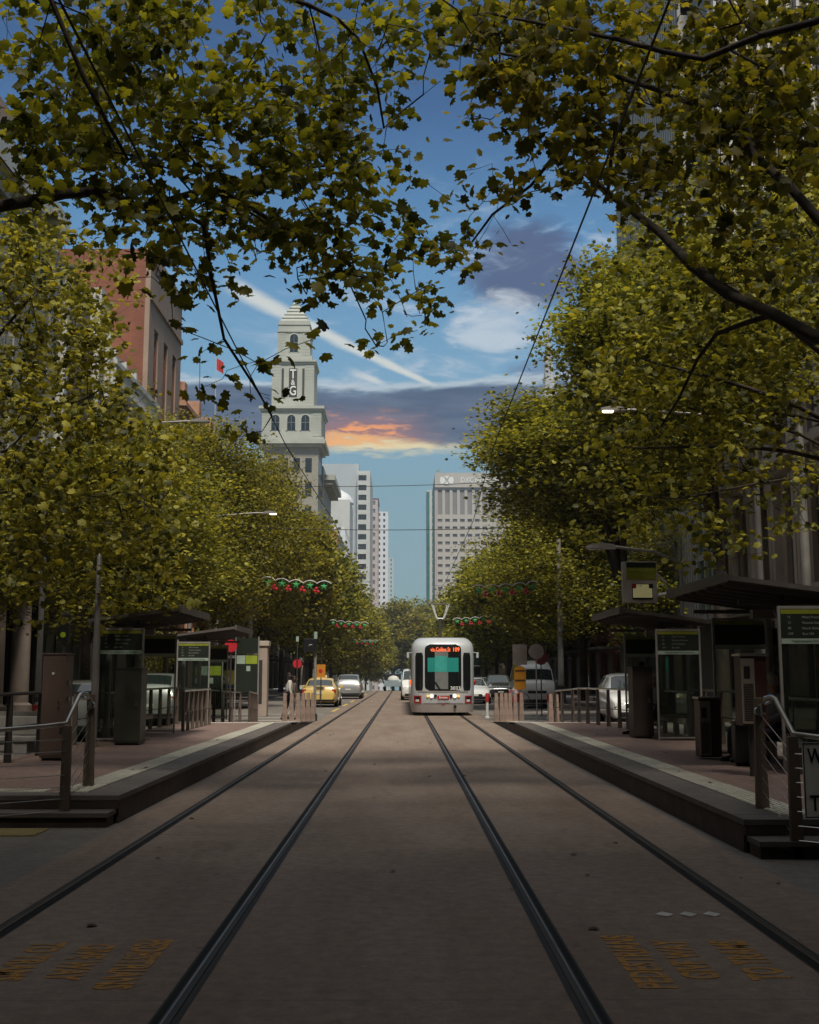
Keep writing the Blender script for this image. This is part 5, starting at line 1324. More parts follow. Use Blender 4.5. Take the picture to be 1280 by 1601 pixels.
# small pickup far along the road
t = thing('pickup_truck', 'tiny pale blue pickup with a covered load at the far crest of the road', 'truck', (-1.1, 121, 0), 0)
MB().box(-.9, .9, 0, 4.8, .45, 1.05).build('tray', PAINTS['ute'], t, bevel=.04); MB().box(-.88, .88, 2.6, 4.2, 1.06, 1.8).build('cab', PAINTS['dark'], t, bevel=.12)
MB().sphere((.1,1.2,1.15), .62, 12, .7).build('load', mat('white_tarp', (.6,.58,.56), .8), t)
for s in (-1,1):
    for y in (.9,3.9): MB().disc((s*.8,y,.36),(1,0,0),.36,.22,18).build('wheel', RUBBER, t)
# dark green bus
t = thing('bus', 'dark green bus far right with pale cab front, queued behind the cars', 'bus', (5.2, 98, 0), 0)
b = MB(); b.box(-1.35, 1.35, 0, 9.5, .4, 3.25); b.build('body', PAINTS['green'], t, bevel=.12)
b = MB(); b.box(-1.2, 1.2, -.02, .02, 1.35, 2.35); b.build('windscreen', CARG, t)
MB().box(-1.25, 1.25, -.05, -.021, 2.36, 2.44).build('windscreen_trim', WHITEP, t)
text('destination_display', '11 City', 1, mat('led_green', (.1,.3,.05), .5, emit=(.5,.9,.2), estr=.6), t, (0,-.03,2.85), (math.pi/2,0,0), width=1.5, height=.25)
for s in (-1,1):
    MB().box(s*.8, s*1.2, -.03, .0, .7, .9).build('headlight', LAMPW, t)
    for y in (1.8,7): MB().disc((s*1.25,y,.5),(1,0,0),.5,.3,20).build('wheel', RUBBER, t)
# food van with raised hatch at the left kerb
t = thing('food_van', 'small food van at the left kerb with an open back and yellow oval-logo panel', 'van', (-8.35, 55.5, .004), 0)
b = MB(); b.prism([(-1.0,.45),(1.0,.45),(1.0,2.4),(.9,2.5),(-.9,2.5),(-1.0,2.4)], 'y', 1.2, 5.8); b.build('body', PAINTS['dark'], t)
MB().box(-1.02, 1.02, .9, 1.19, 2.42, 2.56).build('roof_edge', WHITEP, t, bevel=.03)
b = MB(); b.prism([(-.95,.95),(.75,.95),(.95,1.7),(.85,1.86),(-.85,1.82),(-1.02,1.70)], 'y', .55, .80); b.build('sign_panel', mat('olive_yellow', (.33,.30,.05), .5), t)
b = MB(); b.prism([(-.85+.05+math.cos(a)*.62+.2, 1.42+math.sin(a)*.22) for a in np.linspace(0, 2*math.pi, 25)[:-1]], 'y', .53, .545); b.build('logo_oval', mat('pale_logo', (.55,.5,.42), .5), t)
text('lettering', 'VISTA', 1, mat('logo_olive', (.12,.10,.03), .5), t, (-.60,.52,1.42), (math.pi/2,0,0), width=.85, height=.22, bold=.02)
MB().box(-.9, .4, .50, .54, .98, 1.16).build('menu_board', mat('navy', (.01,.03,.07), .4), t)
MB().box(-1.3, .55, .2, .5, .78, .86).build('counter', STEEL, t)
for k in range(4): MB().box(-1.0, .9, .45, .5, .30+k*.12, .34+k*.12).build('bumper_rail', DKST if k % 2 else GALV, t)
for s in (-1,1):
    for y in (1.9,4.9): MB().disc((s*.88,y,.34),(1,0,0),.34,.22,18).build('wheel', RUBBER, t)

# ================================================================ WIRES, POLES, LAMPS
WIRE = mat('wire_dark', (.03,.028,.027), .6, .3)
for x, l, sd_ in ((1.72, 'contact wire above the right-hand track', 'right'), (-1.95, 'contact wire above the left-hand track', 'left')):
    b = MB(); pts = []
    for y in range(0, 260, 10): pts.append((x+(.12 if (y//30) % 2 else -.12), y, 5.62+gz(y)))
    b.tube(pts, .009, 5); tag(b.build('overhead_wire', WIRE), l, 'overhead wire', None)
for y, z0, l in ((62, 11.9, 'upper span wire crossing the street in front of the far towers'), (56, 8.9, 'lower span wire crossing the street below the upper one')):
    b = MB(); pts = [(-9.8+19.6*k/16., y, z0+(.5 if z0 > 10 else .12)*(k/16.)**1 -1.2*(1-((k-8)/8.)**2)*.25) for k in range(17)]
    b.tube(pts, .018, 5); tag(b.build('span_wire', WIRE), l, 'span wire')
def pole(x, y, h, r, label, m=GALV, arm=None, lit=False, base=True, z0=.14):
    t = thing('street_pole', label, 'pole', (x, y, z0))
    MB().lathe((0,0,0), [(r*1.15,0),(r,.4),(r*.9,h*.6),(r*.7,h),(.01,h+.05)], 14).build('shaft', m, t, smooth=True)
    if base: MB().lathe((0,0,0), [(r*1.5,0),(r*1.5,.9),(r*1.2,.95)], 14).build('base_sleeve', DKST, t)
    if arm:
        L_, rise, za = arm; s = 1 if L_ > 0 else -1
        a = MB().tube([(0,0,za),(L_*.35,0,za+rise*.7),(L_*.8,0,za+rise),(L_-s*.2,0,za+rise)], .035, 8).build('arm', m, t)
        b = MB(); e_ = L_-s*.08; b.prism([(e_-s*.25,za+rise-.04),(e_-s*.2,za+rise+.05),(e_+s*.1,za+rise+.09),(e_+s*.42,za+rise+.03),(e_+s*.42,za+rise-.04)] , 'y', -.13, .13); h_ = b.build('lamp_head', GALV, t)
        MB().box(e_+s*.08, e_+s*.36, -.09, .09, za+rise-.065, za+rise-.042).build('lens', mat('lit_lens', (1,.9,.7), .3, emit=(1,.76,.46), estr=10) if lit else LAMPW, t)
    return t
def lamp_at(px, py, Y): p = at(px, py, Y); return p
# right poles
pole(9.55, 27.2, 8.2, .13, 'thick grey pole rising behind the nearer right shelter')
pole(8.7, 64, 9.0, .17, 'grey street pole with a dark foot left of the bicycles on the right')
p = lamp_at(958, 640, 30.5); pole(9.5, 30.5, p.z+.1, .09, 'thin grey pole carrying the glowing lamp among the right leaves', arm=(p.x-9.5, .45, p.z-.6), lit=True, base=False)
p = lamp_at(940, 862, 26); t = pole(6.3, 26, p.z+.0, .05, 'slim pole with a small floodlight reaching over the first right shelter', arm=(p.x-6.3, .35, p.z-.55), base=False, z0=.3)
p = lamp_at(882, 884, 70); pole(9.5, 70, p.z+.2, .09, 'distant street lamp pole in the right-hand trees', arm=(p.x-9.5, .3, p.z-.5), base=False)
# left poles
pole(-5.66, 21.4, 3.5, .062, 'round grey pole at the back of the left platform beside the first shelter', base=False, z0=.3)
p = lamp_at(422, 800, 52); pole(-9.6, 52, p.z+.2, .09, 'street pole carrying the glowing lamp over the left trees', arm=(p.x+9.6, .4, p.z-.6), lit=True, base=False)
p = lamp_at(312, 656, 40); pole(-9.7, 40, p.z+.2, .09, 'left street pole whose unlit lamp reaches in front of the brick building', arm=(p.x+9.7, .2, p.z-.4), base=False)
pole(-9.5, 72, 9, .14, 'grey pole on the left footpath behind the taxi')
pole(-9.6, 47, 8, .11, 'brown-grey pole on the left footpath behind the food van', m=TIMBER, base=False)
pole(-9.7, 31, 7, .08, 'grey pole by the left footpath near the stone columns')

# ---- garlands of stars and baubles strung over the lanes
STARM = mat('star_green', (.05,.42,.14), .4, var=.1); BAUB = mat('bauble_red', (.50,.02,.03), .2, coat=.6)
def garland():
    t = thing('star_garland', 'x', 'garland', (0,0,0))
    b = MB(); pts = []
    for i in range(61):
        u = i/60.; pts.append((-1.7+3.4*u, 0, .38+.14*abs(math.sin(math.pi*5*u))**.8-.06*math.sin(math.pi*u)))
    b.tube(pts, .022, 5, True); b.build('wavy_tube', mat('tube_white', (.7,.7,.68), .4), t)
    for i in range(5):
        c = (-1.36+.68*i, .22); pts = []
        for k in range(10):
            r = .20 if k % 2 == 0 else .075; a = math.pi/2+k*math.pi/5; pts.append((c[0]+r*math.cos(a), c[1]+r*math.sin(a)))
        b = MB(); o = len(pts)
        b.v += [(p, 0, q) for p, q in pts]+[(c[0], -.05, c[1]), (c[0], .05, c[1])]
        for k in range(10): b.f.append((k, (k+1) % 10, 10)); b.f.append(((k+1) % 10, k, 11))
        b.build('star', STARM, t)
        if i < 4:
            for dx, dz in ((.24,-.02),(.30,.10),(.40,-.05)): MB().sphere((c[0]+dx+.02, 0, c[1]-.22+dz), .085, 10).build('bauble', BAUB, t)
    MB().tube([(-3.6,0,.62),(-1.7,0,.42),(1.7,0,.42),(3.6,0,.62)], .01, 4).build('support_wire', WIRE, t)
    return t
g0 = garland(); GG = 'star garlands hung above the traffic lanes'
def gl(o, px, py, Y, label, tilt):
    p = at(px, py, Y); o.location = (p.x, Y, p.z-.1); o.rotation_euler = (0, tilt, 0); o['label'] = label; o['group'] = GG
gl(g0, 462, 918, 56, 'largest green star garland, hung over the left lane', R(4))
gl(dup(g0, (0,0,0)), 791, 924, 58, 'star garland half hidden by leaves, higher of the two over the right lane', R(-4))
gl(dup(g0, (0,0,0)), 743, 972, 88, 'star garland just right of the tram roof', R(-5))
gl(dup(g0, (0,0,0)), 545, 978, 100, 'small garland over the left lane beyond the largest one', R(4))
gl(dup(g0, (0,0,0)), 570, 1005, 150, 'tiniest garland far along the left lane', R(2))
# ================================================================ SHELTERS AND PLATFORM FURNITURE
H0 = .30
ROOFM = mat('roof_brown_steel', (.13,.115,.105), .5, .35, var=.12)
SIGND = mat('sign_dark_green', (.018,.024,.018), .4, var=.1)
SIGNG = mat('sign_olive_band', (.20,.22,.02), .5)
SIGNM = mat('sign_mint', (.30,.38,.32), .5)
TXT = mat('sign_text_grey', (.28,.29,.27), .6)
OLG = glassmat('olive_glass', (.30,.27,.04), .30)
POSTER = mat('poster_grey', (.20,.18,.16), .5, var=.5, scale=3)
SCREEN = mat('screen_yellow', (.4,.38,.18), .5, emit=(.55,.50,.24), estr=.22)
def shelter(side, label):
    s = side
    t = thing('tram_shelter', label, 'tram shelter', (0,0,0))
    X = lambda v: s*v
    # roof slopes down away from the track; x measured outward from the track-side edge
    b = MB(); b.prism([(X(0),2.60),(X(1.85),2.36),(X(1.85),2.42),(X(0),2.67)], 'y', 0, 3.4); b.build('roof', ROOFM, t)
    for k in range(7):
        y = .22+k*.49; MB().obox((X(.06),y,2.555),(X(1.8),y,2.325), .06, .07).build('roof_beam', ROOFM, t)
    b = MB(); b.prism([(X(-.03),2.56),(X(.03),2.56),(X(.03),2.70),(X(-.03),2.70)], 'y', -.03, 3.43); b.build('fascia', ROOFM, t, bevel=.008)
    for y in (.45, 2.95):
        MB().cyl(X(1.50), y, 0, 2.36, .058, 16).build('column', GALV, t, smooth=True)
        MB().box(X(.3), X(1.56), y-.03, y+.03, 2.29, 2.35).build('bracket', ROOFM, t)
    for y in (.02, 3.38):
        b = MB()
        for x in (.72, 1.60): b.box(X(x)-.018, X(x)+.018, y-.02, y+.02, 0, 2.24)
        b.box(X(.738), X(1.582), y-.02, y+.02, 2.20, 2.24); b.box(X(.738), X(1.582), y-.02, y+.02, .04, .07)
        f = b.build('end_frame', GALV, t)
        MB().box(X(.745), X(1.575), y-.005, y+.005, .075, 1.72).build('end_glass', PANE, t)
        h = MB().box(X(.742), X(1.578), y-.018, y+.018, 1.80, 2.196).build('route_sign', SIGND, t)
        MB().box(X(.745), X(1.575), y-.022, y-.0185, 2.13, 2.19).build('band', SIGNG, h)
        MB().box(X(.742), X(1.578), y-.02, y+.02, 1.725, 1.797).build('name_strip', SIGNM, t)
        if y < 1:
            rows = (('11','West Preston'),('12','Victoria Gardens'),('48','North Balwyn'),('109','Box Hill'))
            for i, (a, c) in enumerate(rows):
                z = 2.085-i*.075
                text('route_number', a, .05, TXT, h, (X(1.16)-.33, y-.021, z), ext=.001, align='LEFT'); text('route_name', c, .048, TXT, h, (X(1.16)-.13, y-.021, z), ext=.001, align='LEFT')
            text('direction_lettering', 'Trams towards Victoria Gardens', .046, SIGND, h, (X(1.16)+.02, y-.0235, 1.761), ext=.001)
    for k in range(3):
        y0 = .08+k*1.08; MB().box(X(1.60)-.005, X(1.60)+.005, y0, y0+1.04, .25, 2.05).build('back_glass', PANE if k else OLG, t)
        b = MB(); b.box(X(1.60)-.015, X(1.60)+.015, y0-.04, y0-.002, 0, 2.30); b.build('back_mullion', GALV, t)
    b = MB(); b.tube([(X(1.50), .3, .95),(X(1.50), 3.1, .95)], .025, 8); b.build('lean_rail', STEEL, t)
    b = MB(); b.box(X(1.05), X(1.45), .7, 2.7, .42, .46); bn = b.build('bench_seat', TIMBER, t)
    for y in (.9, 2.5): MB().box(X(1.22), X(1.30), y-.03, y+.03, 0, .42).build('bench_leg', GALV, t)
    MB().box(X(1.05), X(1.08), .7, 2.7, .36, .42).build('bench_edge', GALV, t)
    f = MB().box(X(1.54), X(1.58), 1.25, 2.05, .95, 1.85).build('poster_frame', DKST, t); MB().box(X(1.535), X(1.5395), 1.30, 2.0, 1.0, 1.8).build('poster', POSTER, f)
    b = MB(); b.sphere((X(.95), .55, 2.20), .12, 14); b.cyl(X(.95), .55, 2.28, 2.50, .03, 8); b.build('camera_dome', BLACK, t, smooth=True)
    MB().box(X(.85), X(1.2), 1.6, 1.75, 2.15, 2.28).build('speaker_box', GALV, t)
    return t
SG = 'glass tram shelters on the platforms'
R1 = shelter(1, 'nearest glass shelter on the right platform, cut by the picture edge'); R1.location = (4.40, 15.7, H0); R1['group'] = SG
R2 = dup(R1, (4.45, 23.6, H0), 0, 'second glass shelter on the right platform, with a dark cabinet before it', SG)
L1 = shelter(-1, 'nearest glass shelter on the left platform, beside the round pole'); L1.location = (-4.48, 23.2, H0); L1['group'] = SG
L2 = dup(L1, (-4.62, 32.0, H0-.02), 0, 'farther glass shelter on the left platform, behind the nearest one', SG)
# wide poster frames beyond the near right shelter panel
def sign_board(x, y, label, z0=H0):
    t = thing('map_board', label, 'notice board', (x, y, z0))
    for s in (-1, 1): MB().box(s*.40-.02, s*.40+.02, -.02, .02, 0, 2.9).build('post', GALV, t)
    h = MB().box(-.38, .38, -.03, .03, 2.3, 2.85).build('header', SIGND, t); MB().box(-.38, .38, -.02, .02, .95, 2.28).build('board', SIGND, t)
    MB().box(-.36, -.06, -.026, -.021, 1.95, 2.24).build('white_panel', SIGNM, t); MB().box(-.04, .36, -.026, -.021, 1.95, 2.24).build('green_panel', mat('lime_panel', (.26,.33,.03), .5), t)
    MB().box(-.02, .12, -.026, -.021, 1.70, 1.88).build('notice', SIGNM, t)
    return t
sign_board(-5.45, 40.6, 'tall dark map board at the far end of the left platform', .05)
sign_board(-6.05, 36.4, 'lower dark map board behind the farther left shelter', -.35)
# cabinets and machines
def cabinet(name, label, x, y, w, d, h, m, doors=True, rz=0, z0=H0):
    t = thing(name, label, 'cabinet', (x, y, z0), rz)
    MB().box(-w/2, w/2, -d/2, d/2, .04, h).build('body', m, t, bevel=.012)
    MB().box(-w/2+.03, w/2-.03, -d/2+.03, d/2-.03, 0, .04).build('plinth', BLACK, t)
    MB().box(-w/2-.012, w/2+.012, -d/2-.012, d/2+.012, h, h+.025).build('lid', m, t, bevel=.005)
    if doors:
        b = MB(); b.box(-w/2+.03, w/2-.03, -d/2-.008, -d/2-.001, .08, h-.06); o = b.build('door', m, t)
        MB().box(w/2-.10, w/2-.07, -d/2-.03, -d/2-.009, h*.5, h*.5+.10).build('handle', STEEL, o)
    return t
t = cabinet('utility_cabinet', 'tall brown steel utility cabinet at the left platform fence', -5.42, 18.3, .36, .42, 1.62, BROWNP)
MB().disc((-.01, -.222, 1.33), (0,1,0), .022, .012, 12).build('badge', SIGNW, t)
for z in (.55, .9, 1.15): MB().box(.183, .215, -.10, -.06, z, z+.07).build('hinge', STEEL, t)
cabinet('utility_cabinet', 'dark olive cabinet standing inside the first left shelter', -5.20, 22.3, .50, .5, 1.42, OLIVEP)
cabinet('utility_cabinet', 'dark cabinet between the right shelters, its top at head height', 5.02, 24.6, .42, .5, 1.46, mat('dark_brown_paint', (.05,.036,.03), .5))
def bin_(label, x, y, z0=H0, ped=False):
    t = thing('litter_bin', label, 'litter bin', (x, y, z0))
    zz = .62 if ped else 0.0
    b = MB(); b.box(-.17, .17, -.15, .17, zz+.03, zz+.93); b.build('body', mat('bin_maroon', (.055,.022,.018), .45), t, bevel=.01)
    MB().box(-.19, .19, -.19, .19, zz+.935, zz+.965).build('lid', STEEL, t, bevel=.006)
    b = MB(); b.box(-.172, .0, -.175, -.155, zz+.06, zz+.90); o = b.build('panel', mat('perforated_steel', (.34,.29,.25), .4, .6, var=.15), t)
    b = MB()
    for k in range(22): b.box(-.15, -.02, -.180, -.1755, zz+.10+k*.022, zz+.11+k*.022)
    b.build('slots', BLACK, o)
    MB().box(-.14, -.06, -.180, -.1755, zz+.64, zz+.80).build('opening', BLACK, o)
    if ped: MB().cyl(0, 0, 0, .65, .06, 12).build('pedestal', DKST, t)
    return t
bin_('brown steel litter bin standing on the right platform by the second shelter', 4.83, 18.5)
bin_('brown ticket-machine-like bin raised on a pedestal by the nearest right shelter', 4.58, 15.3, H0, True)
# raised stop sign with yellow screen
p = at(1000, 942, 19.1)
t = thing('stop_sign', 'pale stop sign box with green band and yellow screen on a bracket', 'sign', (p.x, 19.1, H0))
zb = p.z-H0
MB().box(-.27, .30, 0, .14, zb, zb+.68).build('box', mat('sign_grey_white', (.42,.38,.35), .5), t, bevel=.01)
MB().box(-.21, .285, -.012, -.001, zb+.58, zb+.67).build('dark_band', SIGND, t); g = MB().box(-.21, .285, -.010, -.001, zb+.38, zb+.578).build('green_band', SIGNG, t)
text('lettering', '101 Collins Street', .065, mat('lime_text', (.42,.47,.10), .5), g, (.04, -.014, zb+.53), width=.38)
sc_ = MB().box(-.12, .22, -.010, -.001, zb+.05, zb+.31).build('screen', BLACK, t); MB().box(-.11, .21, -.014, -.0105, zb+.08, zb+.30).build('display', SCREEN, sc_)
MB().box(-.13, -.055, -.018, -.0145, zb+.235, zb+.31).build('red_tile', mat('red_tile', (.3,.03,.02), .5), sc_); MB().box(.155, .225, -.018, -.0145, zb+.235, zb+.31).build('dark_tile', SIGND, sc_)
text('display_lettering', '11:48', .035, SIGND, sc_, (.0, -.0155, zb+.275), ext=.001)
b = MB(); b.tube([(.28,.07,zb+.50),(.46,.04,zb+.34),(.53,.0,zb+.12),(.55,-.03,2.66)], .022, 8); b.tube([(.28,.07,zb+.12),(.55,-.03,2.66)], .03, 8); b.build('curved_bracket', STEEL, t)
# platform-end railings with steel cables and bent handrails
def railing(sgn, yg, xr, label, sign=False):
    t = thing('stair_railing', label, 'railing', (xr, yg, 0))
    def post(x, y, z0, h, wb=.10, wt=.055, d=.055):
        b = MB(); b.prism([(x-wb/2, z0),(x+wb/2, z0),(x+wt/2, z0+h),(x-wt/2, z0+h)], 'y', y-d/2, y+d/2); return b.build('post', TIMBER if False else mat('rail_post', (.16,.125,.10), .5, .5, var=.2), t, bevel=.008)
    o = sgn
    post(0, 0, 0, 1.06, .115, .09, .06); post(o*.06, 1.15, H0, 1.08, .13, .08, .06)
    post(-o*-.9 if False else o*1.25, -1.15, 0, 1.06, .115, .09, .06)
    for k in range(7):
        z = .16+k*.125; MB().tube([(0,.02,z),(o*.06,1.13,z+H0+.02)], .004, 5).build('cable', STEEL, t)
        MB().tube([(0,-.02,z),(o*1.25,-1.13,z)], .004, 5).build('cable', STEEL, t)
    pts = [(o*1.30,-1.45,.98),(o*1.1,-1.1,1.0),(o*.20,-.20,1.06),(o*.03,.05,1.08),(-o*.0,.42,1.38),(-o*.01,.50,1.40),(-o*.03,.62,1.385),(-o*.04,.68,1.33),(-o*.04,.66,1.24)]
    MB().tube(pts, .024, 10).build('handrail', STEEL, t, smooth=True)
    for (x, y, z) in ((o*.05, .02, 1.0),(o*.05, 1.1, 1.25)):
        MB().disc((x, y, z), (0,1,0), .045, .05, 14).build('rail_bracket', STEEL, t)
    MB().tube([(-o*.01,.5,1.36),(o*.06,1.12,1.30)], .014, 6).build('rail_arm', STEEL, t)
    return t
railing(-1, 12.75, (116-631)*12.75/1800., 'stainless stair railing with wires at the near left platform corner')
rr = railing(1, 10.45, (1230-631)*10.45/1800., 'stainless stair railing with wires at the near right platform corner')
t = thing('warning_sign', 'white sign reading WATCH FOR TRAMS fixed at the right edge', 'sign', ((1238-631)*10.3/1800., 10.2, .38))
MB().box(0, .55, -.012, .0, 0, .64).build('plate', mat('sign_plate', (.85,.82,.76), .5, var=.06, stain=.2), t)
b = MB(); b.box(0, .55, -.016, -.0125, .625, .637); b.box(0, .55, -.016, -.0125, .003, .012); b.box(.003, .012, -.016, -.0125, .012, .625); b.box(.538, .547, -.016, -.0125, .012, .625); b.build('border', BLACK, t)
for i, (s_, w) in enumerate((('WATCH',.46),('FOR',.28),('TRAMS',.46))): text('lettering', s_, 1, BLACK, t, (.275, -.018, .52-i*.20), width=w, height=.135, bold=.012)
MB().box(.2, .24, .001, .03, -.38, .6).build('post', DKST, t)
# platform back fences
POSTM = mat('fence_post', (.15,.115,.095), .55, .35, var=.2)
def fence(label, pts, z0f, h, m=POSTM, w0=.10, w1=.075, rail=True, dark=False):
    t = thing('platform_fence', label, 'fence', (pts[0][0], pts[0][1], 0)); L = t.location
    tops = []
    for (x, y) in pts:
        z0 = z0f(y); b = MB(); b.prism([(x-L[0]-w0/2, z0),(x-L[0]+w0/2, z0),(x-L[0]+w1/2, z0+h),(x-L[0]-w1/2, z0+h)], 'y', y-L[1]-.03, y-L[1]+.03)
        b.build('post', m, t); tops.append((x-L[0], y-L[1], z0+h+.02))
    if rail: MB().tube(tops, .026, 8).build('handrail', STEEL if not dark else DKST, t); MB().tube([(a, c, z-.5) for a, c, z in tops], .012, 6).build('lower_rail', DKST, t)
    return t
zp = lambda y: H0 if y < 32.5 else max(.02, H0*(40.5-y)/8.)
fence('dark post and rail fence behind the near left platform', [(-5.95,y) for y in (14.4,16.0,17.7,19.2,20.6)], zp, 1.0, DKST, dark=True)
fence('post and rail fence behind the left shelters', [(-6.22+.01*(y-22),y) for y in np.arange(22.2,31.9,1.05)], zp, .95)
fence('rail fence at the far back of the left platform', [(-6.2+.14*(y-33),y) for y in np.arange(33,39.5,.95)], zp, .95)
fence('curved post and rail fence at the far back of the right platform', [(x,y) for x,y in ((5.75,27.6),(5.60,28.4),(5.42,29.2),(5.30,30.1),(5.18,31.0),(5.05,31.9),(4.95,32.8),(4.92,33.8),(4.75,34.8),(4.7,36.0))], zp, .93)
fence('post and rail fence behind the right shelters', [(6.15,y) for y in np.arange(15.0,26.9,1.25)], zp, .98)
fence('row of slim posts with rail between the two left shelters', [(-5.15,y) for y in np.arange(27.4,31.2,.62)], zp, .92, MATS['fence_post'], .07, .06)
fence('short row of slim posts beside the farther left shelter', [(-4.75-.05*(y-36),y) for y in np.arange(36.2,39.6,.6)], zp, .92, MATS['fence_post'], .07, .06)
# timber-coloured bollards at the platform ends
def bollard(): 
    b = MB(); b.prism([(-.085,0),(.085,0),(.055,.98),(-.055,.98)], 'y', -.07, .07); return b.build('bollard', mat('bollard_wood', (.24,.17,.14), .75, var=.3, scale=6), None, bevel=.01)
b0 = bollard(); first = True
def put_b(x, y, label, grp, z=0.02, sc=1.0):
    global first
    o = b0 if first else b0.copy()
    if not first: col.objects.link(o)
    first = False; o.location = (x, y, z); o.scale = (1, 1, sc); tag(o, label, 'bollard', grp)
for i, px in enumerate((449, 459, 468.5, 476, 483, 490)): put_b((px-631)*40.2/1800., 40.2+.12*i, 'tapered wooden bollard in the tight row left of the tracks beyond the platform', 'wooden bollards left of the tracks')
for i, px in enumerate((775, 783.5, 790.5, 797.5, 806, 816)): put_b((px-631)*39.8/1800., 39.8+.1*i, 'tapered wooden bollard in the tight row right of the tracks beyond the platform', 'wooden bollards right of the tracks')
for i, (px, y) in enumerate(((859,38),(868,37))): put_b((px-631)*y/1800., y, 'wooden bollard between the round sign and the curved fence', 'wooden bollards by the curved fence')
def rw(x, y, label):
    t = thing('reflective_post', label, 'bollard', (x, y, 0))
    MB().lathe((0,0,0), [(.10,0),(.10,.06),(.055,.08),(.055,.62)], 14).build('white_shaft', WHITEP, t, smooth=True)
    MB().lathe((0,0,.62), [(.075,0),(.075,.26),(.05,.32)], 14).build('red_cap', mat('reflector_red', (.45,.03,.03), .4), t, smooth=True)
    return t
rw((761-631)*44/1800., 44, 'red and white flexible post just right of the tram'); rw((808-631)*43/1800., 43, 'red and white flexible post below the orange sign'); rw((856-631)*43/1800., 43, 'red and white flexible post in front of the minibus')
# signs seen from behind
GREYS = mat('sign_back_grey', (.24,.21,.20), .5, .3)
Y = 42.0; k = Y/1800.
t = thing('sign_post', 'pole with a plain grey rectangular sign back above an orange rounded one', 'sign', ((812-631)*k, Y, 0))
MB().cyl(0,0,0,2.72,.03,10).build('pole', GALV, t); MB().box(-.26,.26,-.055,-.035,1.98,2.71).build('rectangular_sign', GREYS, t)
b = MB(); hw = .21; pts = [(-hw,1.10),(hw,1.10),(hw,1.78)]+[(hw*math.cos(a), 1.80+.13*math.sin(a)) for a in np.linspace(0.2, math.pi-.2, 8)]+[(-hw,1.78)]
b.prism(pts, 'y', -.055, -.035); o = b.build('orange_sign', mat('orange_sign_back', (.62,.27,.02), .5), t)
for z in (1.40, 1.74): MB().box(-.18,.18,-.07,-.056,z,z+.05).build('clamp_bar', DKST, o)
t = thing('sign_post', 'slim pole with a round grey sign back in front of the minibus', 'sign', ((836-631)*k, Y-.3, 0))
MB().cyl(0,0,0,2.75,.024,10).build('pole', GALV, t); MB().disc((.0,-.04,2.45),(0,1,0),.275,.015,28).build('round_sign', GREYS, t)
t = thing('sign_post', 'dark red round sign partly hidden behind the grey round one', 'sign', ((845-631)*46/1800., 46, 0))
MB().cyl(0,0,0,2.5,.024,10).build('pole', DKST, t); MB().disc((0,-.04,2.28),(0,1,0),.27,.015,28).build('round_sign', mat('dark_red_sign', (.11,.015,.015), .5), t)
t = thing('sign_post', 'bright red round sign on a dark pole left of the signal', 'sign', ((467-631)*45/1800., 45, 0))
MB().cyl(0,0,0,2.9,.03,10).build('pole', DKST, t); MB().disc((0,.04,2.05),(0,1,0),.175,.02,28).build('round_sign', mat('red_sign', (.50,.02,.03), .5), t); MB().box(-.05,.05,-.05,.05,2.9,3.1).build('lamp_cap', SIGNM, t)
t = thing('sign_post', 'second red round sign glimpsed behind the left shelters', 'sign', ((364-631)*37/1800., 37, .15))
MB().cyl(0,0,0,2.6,.03,10).build('pole', DKST, t); MB().disc((0,-.05,2.38),(0,1,0),.20,.02,28).build('round_sign', MATS['red_sign'], t)
t = thing('orange_sign', 'small orange rectangular road sign behind the signal pole', 'sign', ((503-631)*58/1800., 58, 0)); t.location.x = -4.15
t.location = ((503-631)*58/1800., 58.5, 0)
MB().cyl(0,0,0,3.0,.03,8).build('pole', DKST, t); MB().box(-.22,.22,-.05,-.03,1.5,2.15).build('plate', mat('orange_plate', (.55,.22,.02), .5), t); MB().disc((-.02,-.056,1.82),(0,1,0),.10,.008,16).build('symbol', MATS['red_sign'], t)
t = thing('tram_signal', 'dark tram signal box with a small white stroke on a grey pole', 'traffic signal', ((495-631)*41.5/1800., 41.5, 0))
MB().cyl(0,0,0,3.0,.05,12).build('pole', GALV, t); MB().cyl(0,0,2.9,3.15,.065,12).build('cap', SIGNM, t); MB().cyl(0,0,0,.25,.09,12).build('base', DKST, t)
h = MB().box(-.42,.06,-.18,-.02,2.44,2.90).build('signal_head', BLACK, t, bevel=.02)
b = MB(); b.box(-.20,-.10,-.19,-.181,2.68,2.695); b.obox((-.20,-.186,2.68),(-.22,-.186,2.64),.015,.01); b.build('white_stroke', SIGNW, h)
# left side: concrete seats, kiosk, bins and planter behind the fence
SEATC = mat('seat_concrete', (.20,.19,.175), .8)
for x, y, l in ((-7.4, 21.5, 'pale concrete street seat behind the near left fence'),(-8.3, 24.5, 'second pale concrete street seat on the left, a little further on')):
    t = thing('concrete_bench', l, 'bench', (x, y, .0)); MB().box(-.75,.75,-.22,.22,.42,.50).build('seat', SEATC, t, bevel=.015); MB().box(-.75,.75,.16,.22,.51,.85).build('backrest', SEATC, t, bevel=.015)
    for s in (-1,1): MB().box(s*.45-.12,s*.45+.12,-.18,.18,0,.42).build('leg', SEATC, t)
t = thing('kiosk', 'slim pinkish stone pillar kiosk beyond the map boards on the left', 'kiosk', ((411-631)*46/1800., 46.0, 0))
MB().box(-.28,.28,-.28,.28,0,2.75).build('pillar', STONE, t, bevel=.02); MB().box(-.34,.34,-.34,.34,2.75,2.95).build('cap', STONE2, t, bevel=.02); MB().box(-.09,.09,-.29,-.281,.5,2.2).build('slot', DKST, t)
t = thing('traffic_light', 'dark traffic light with green-yellow lamp on the left footpath', 'traffic signal', (-9.75, 36.0, .14)); t.location = ((105-631)*33/1800., 33, .14)
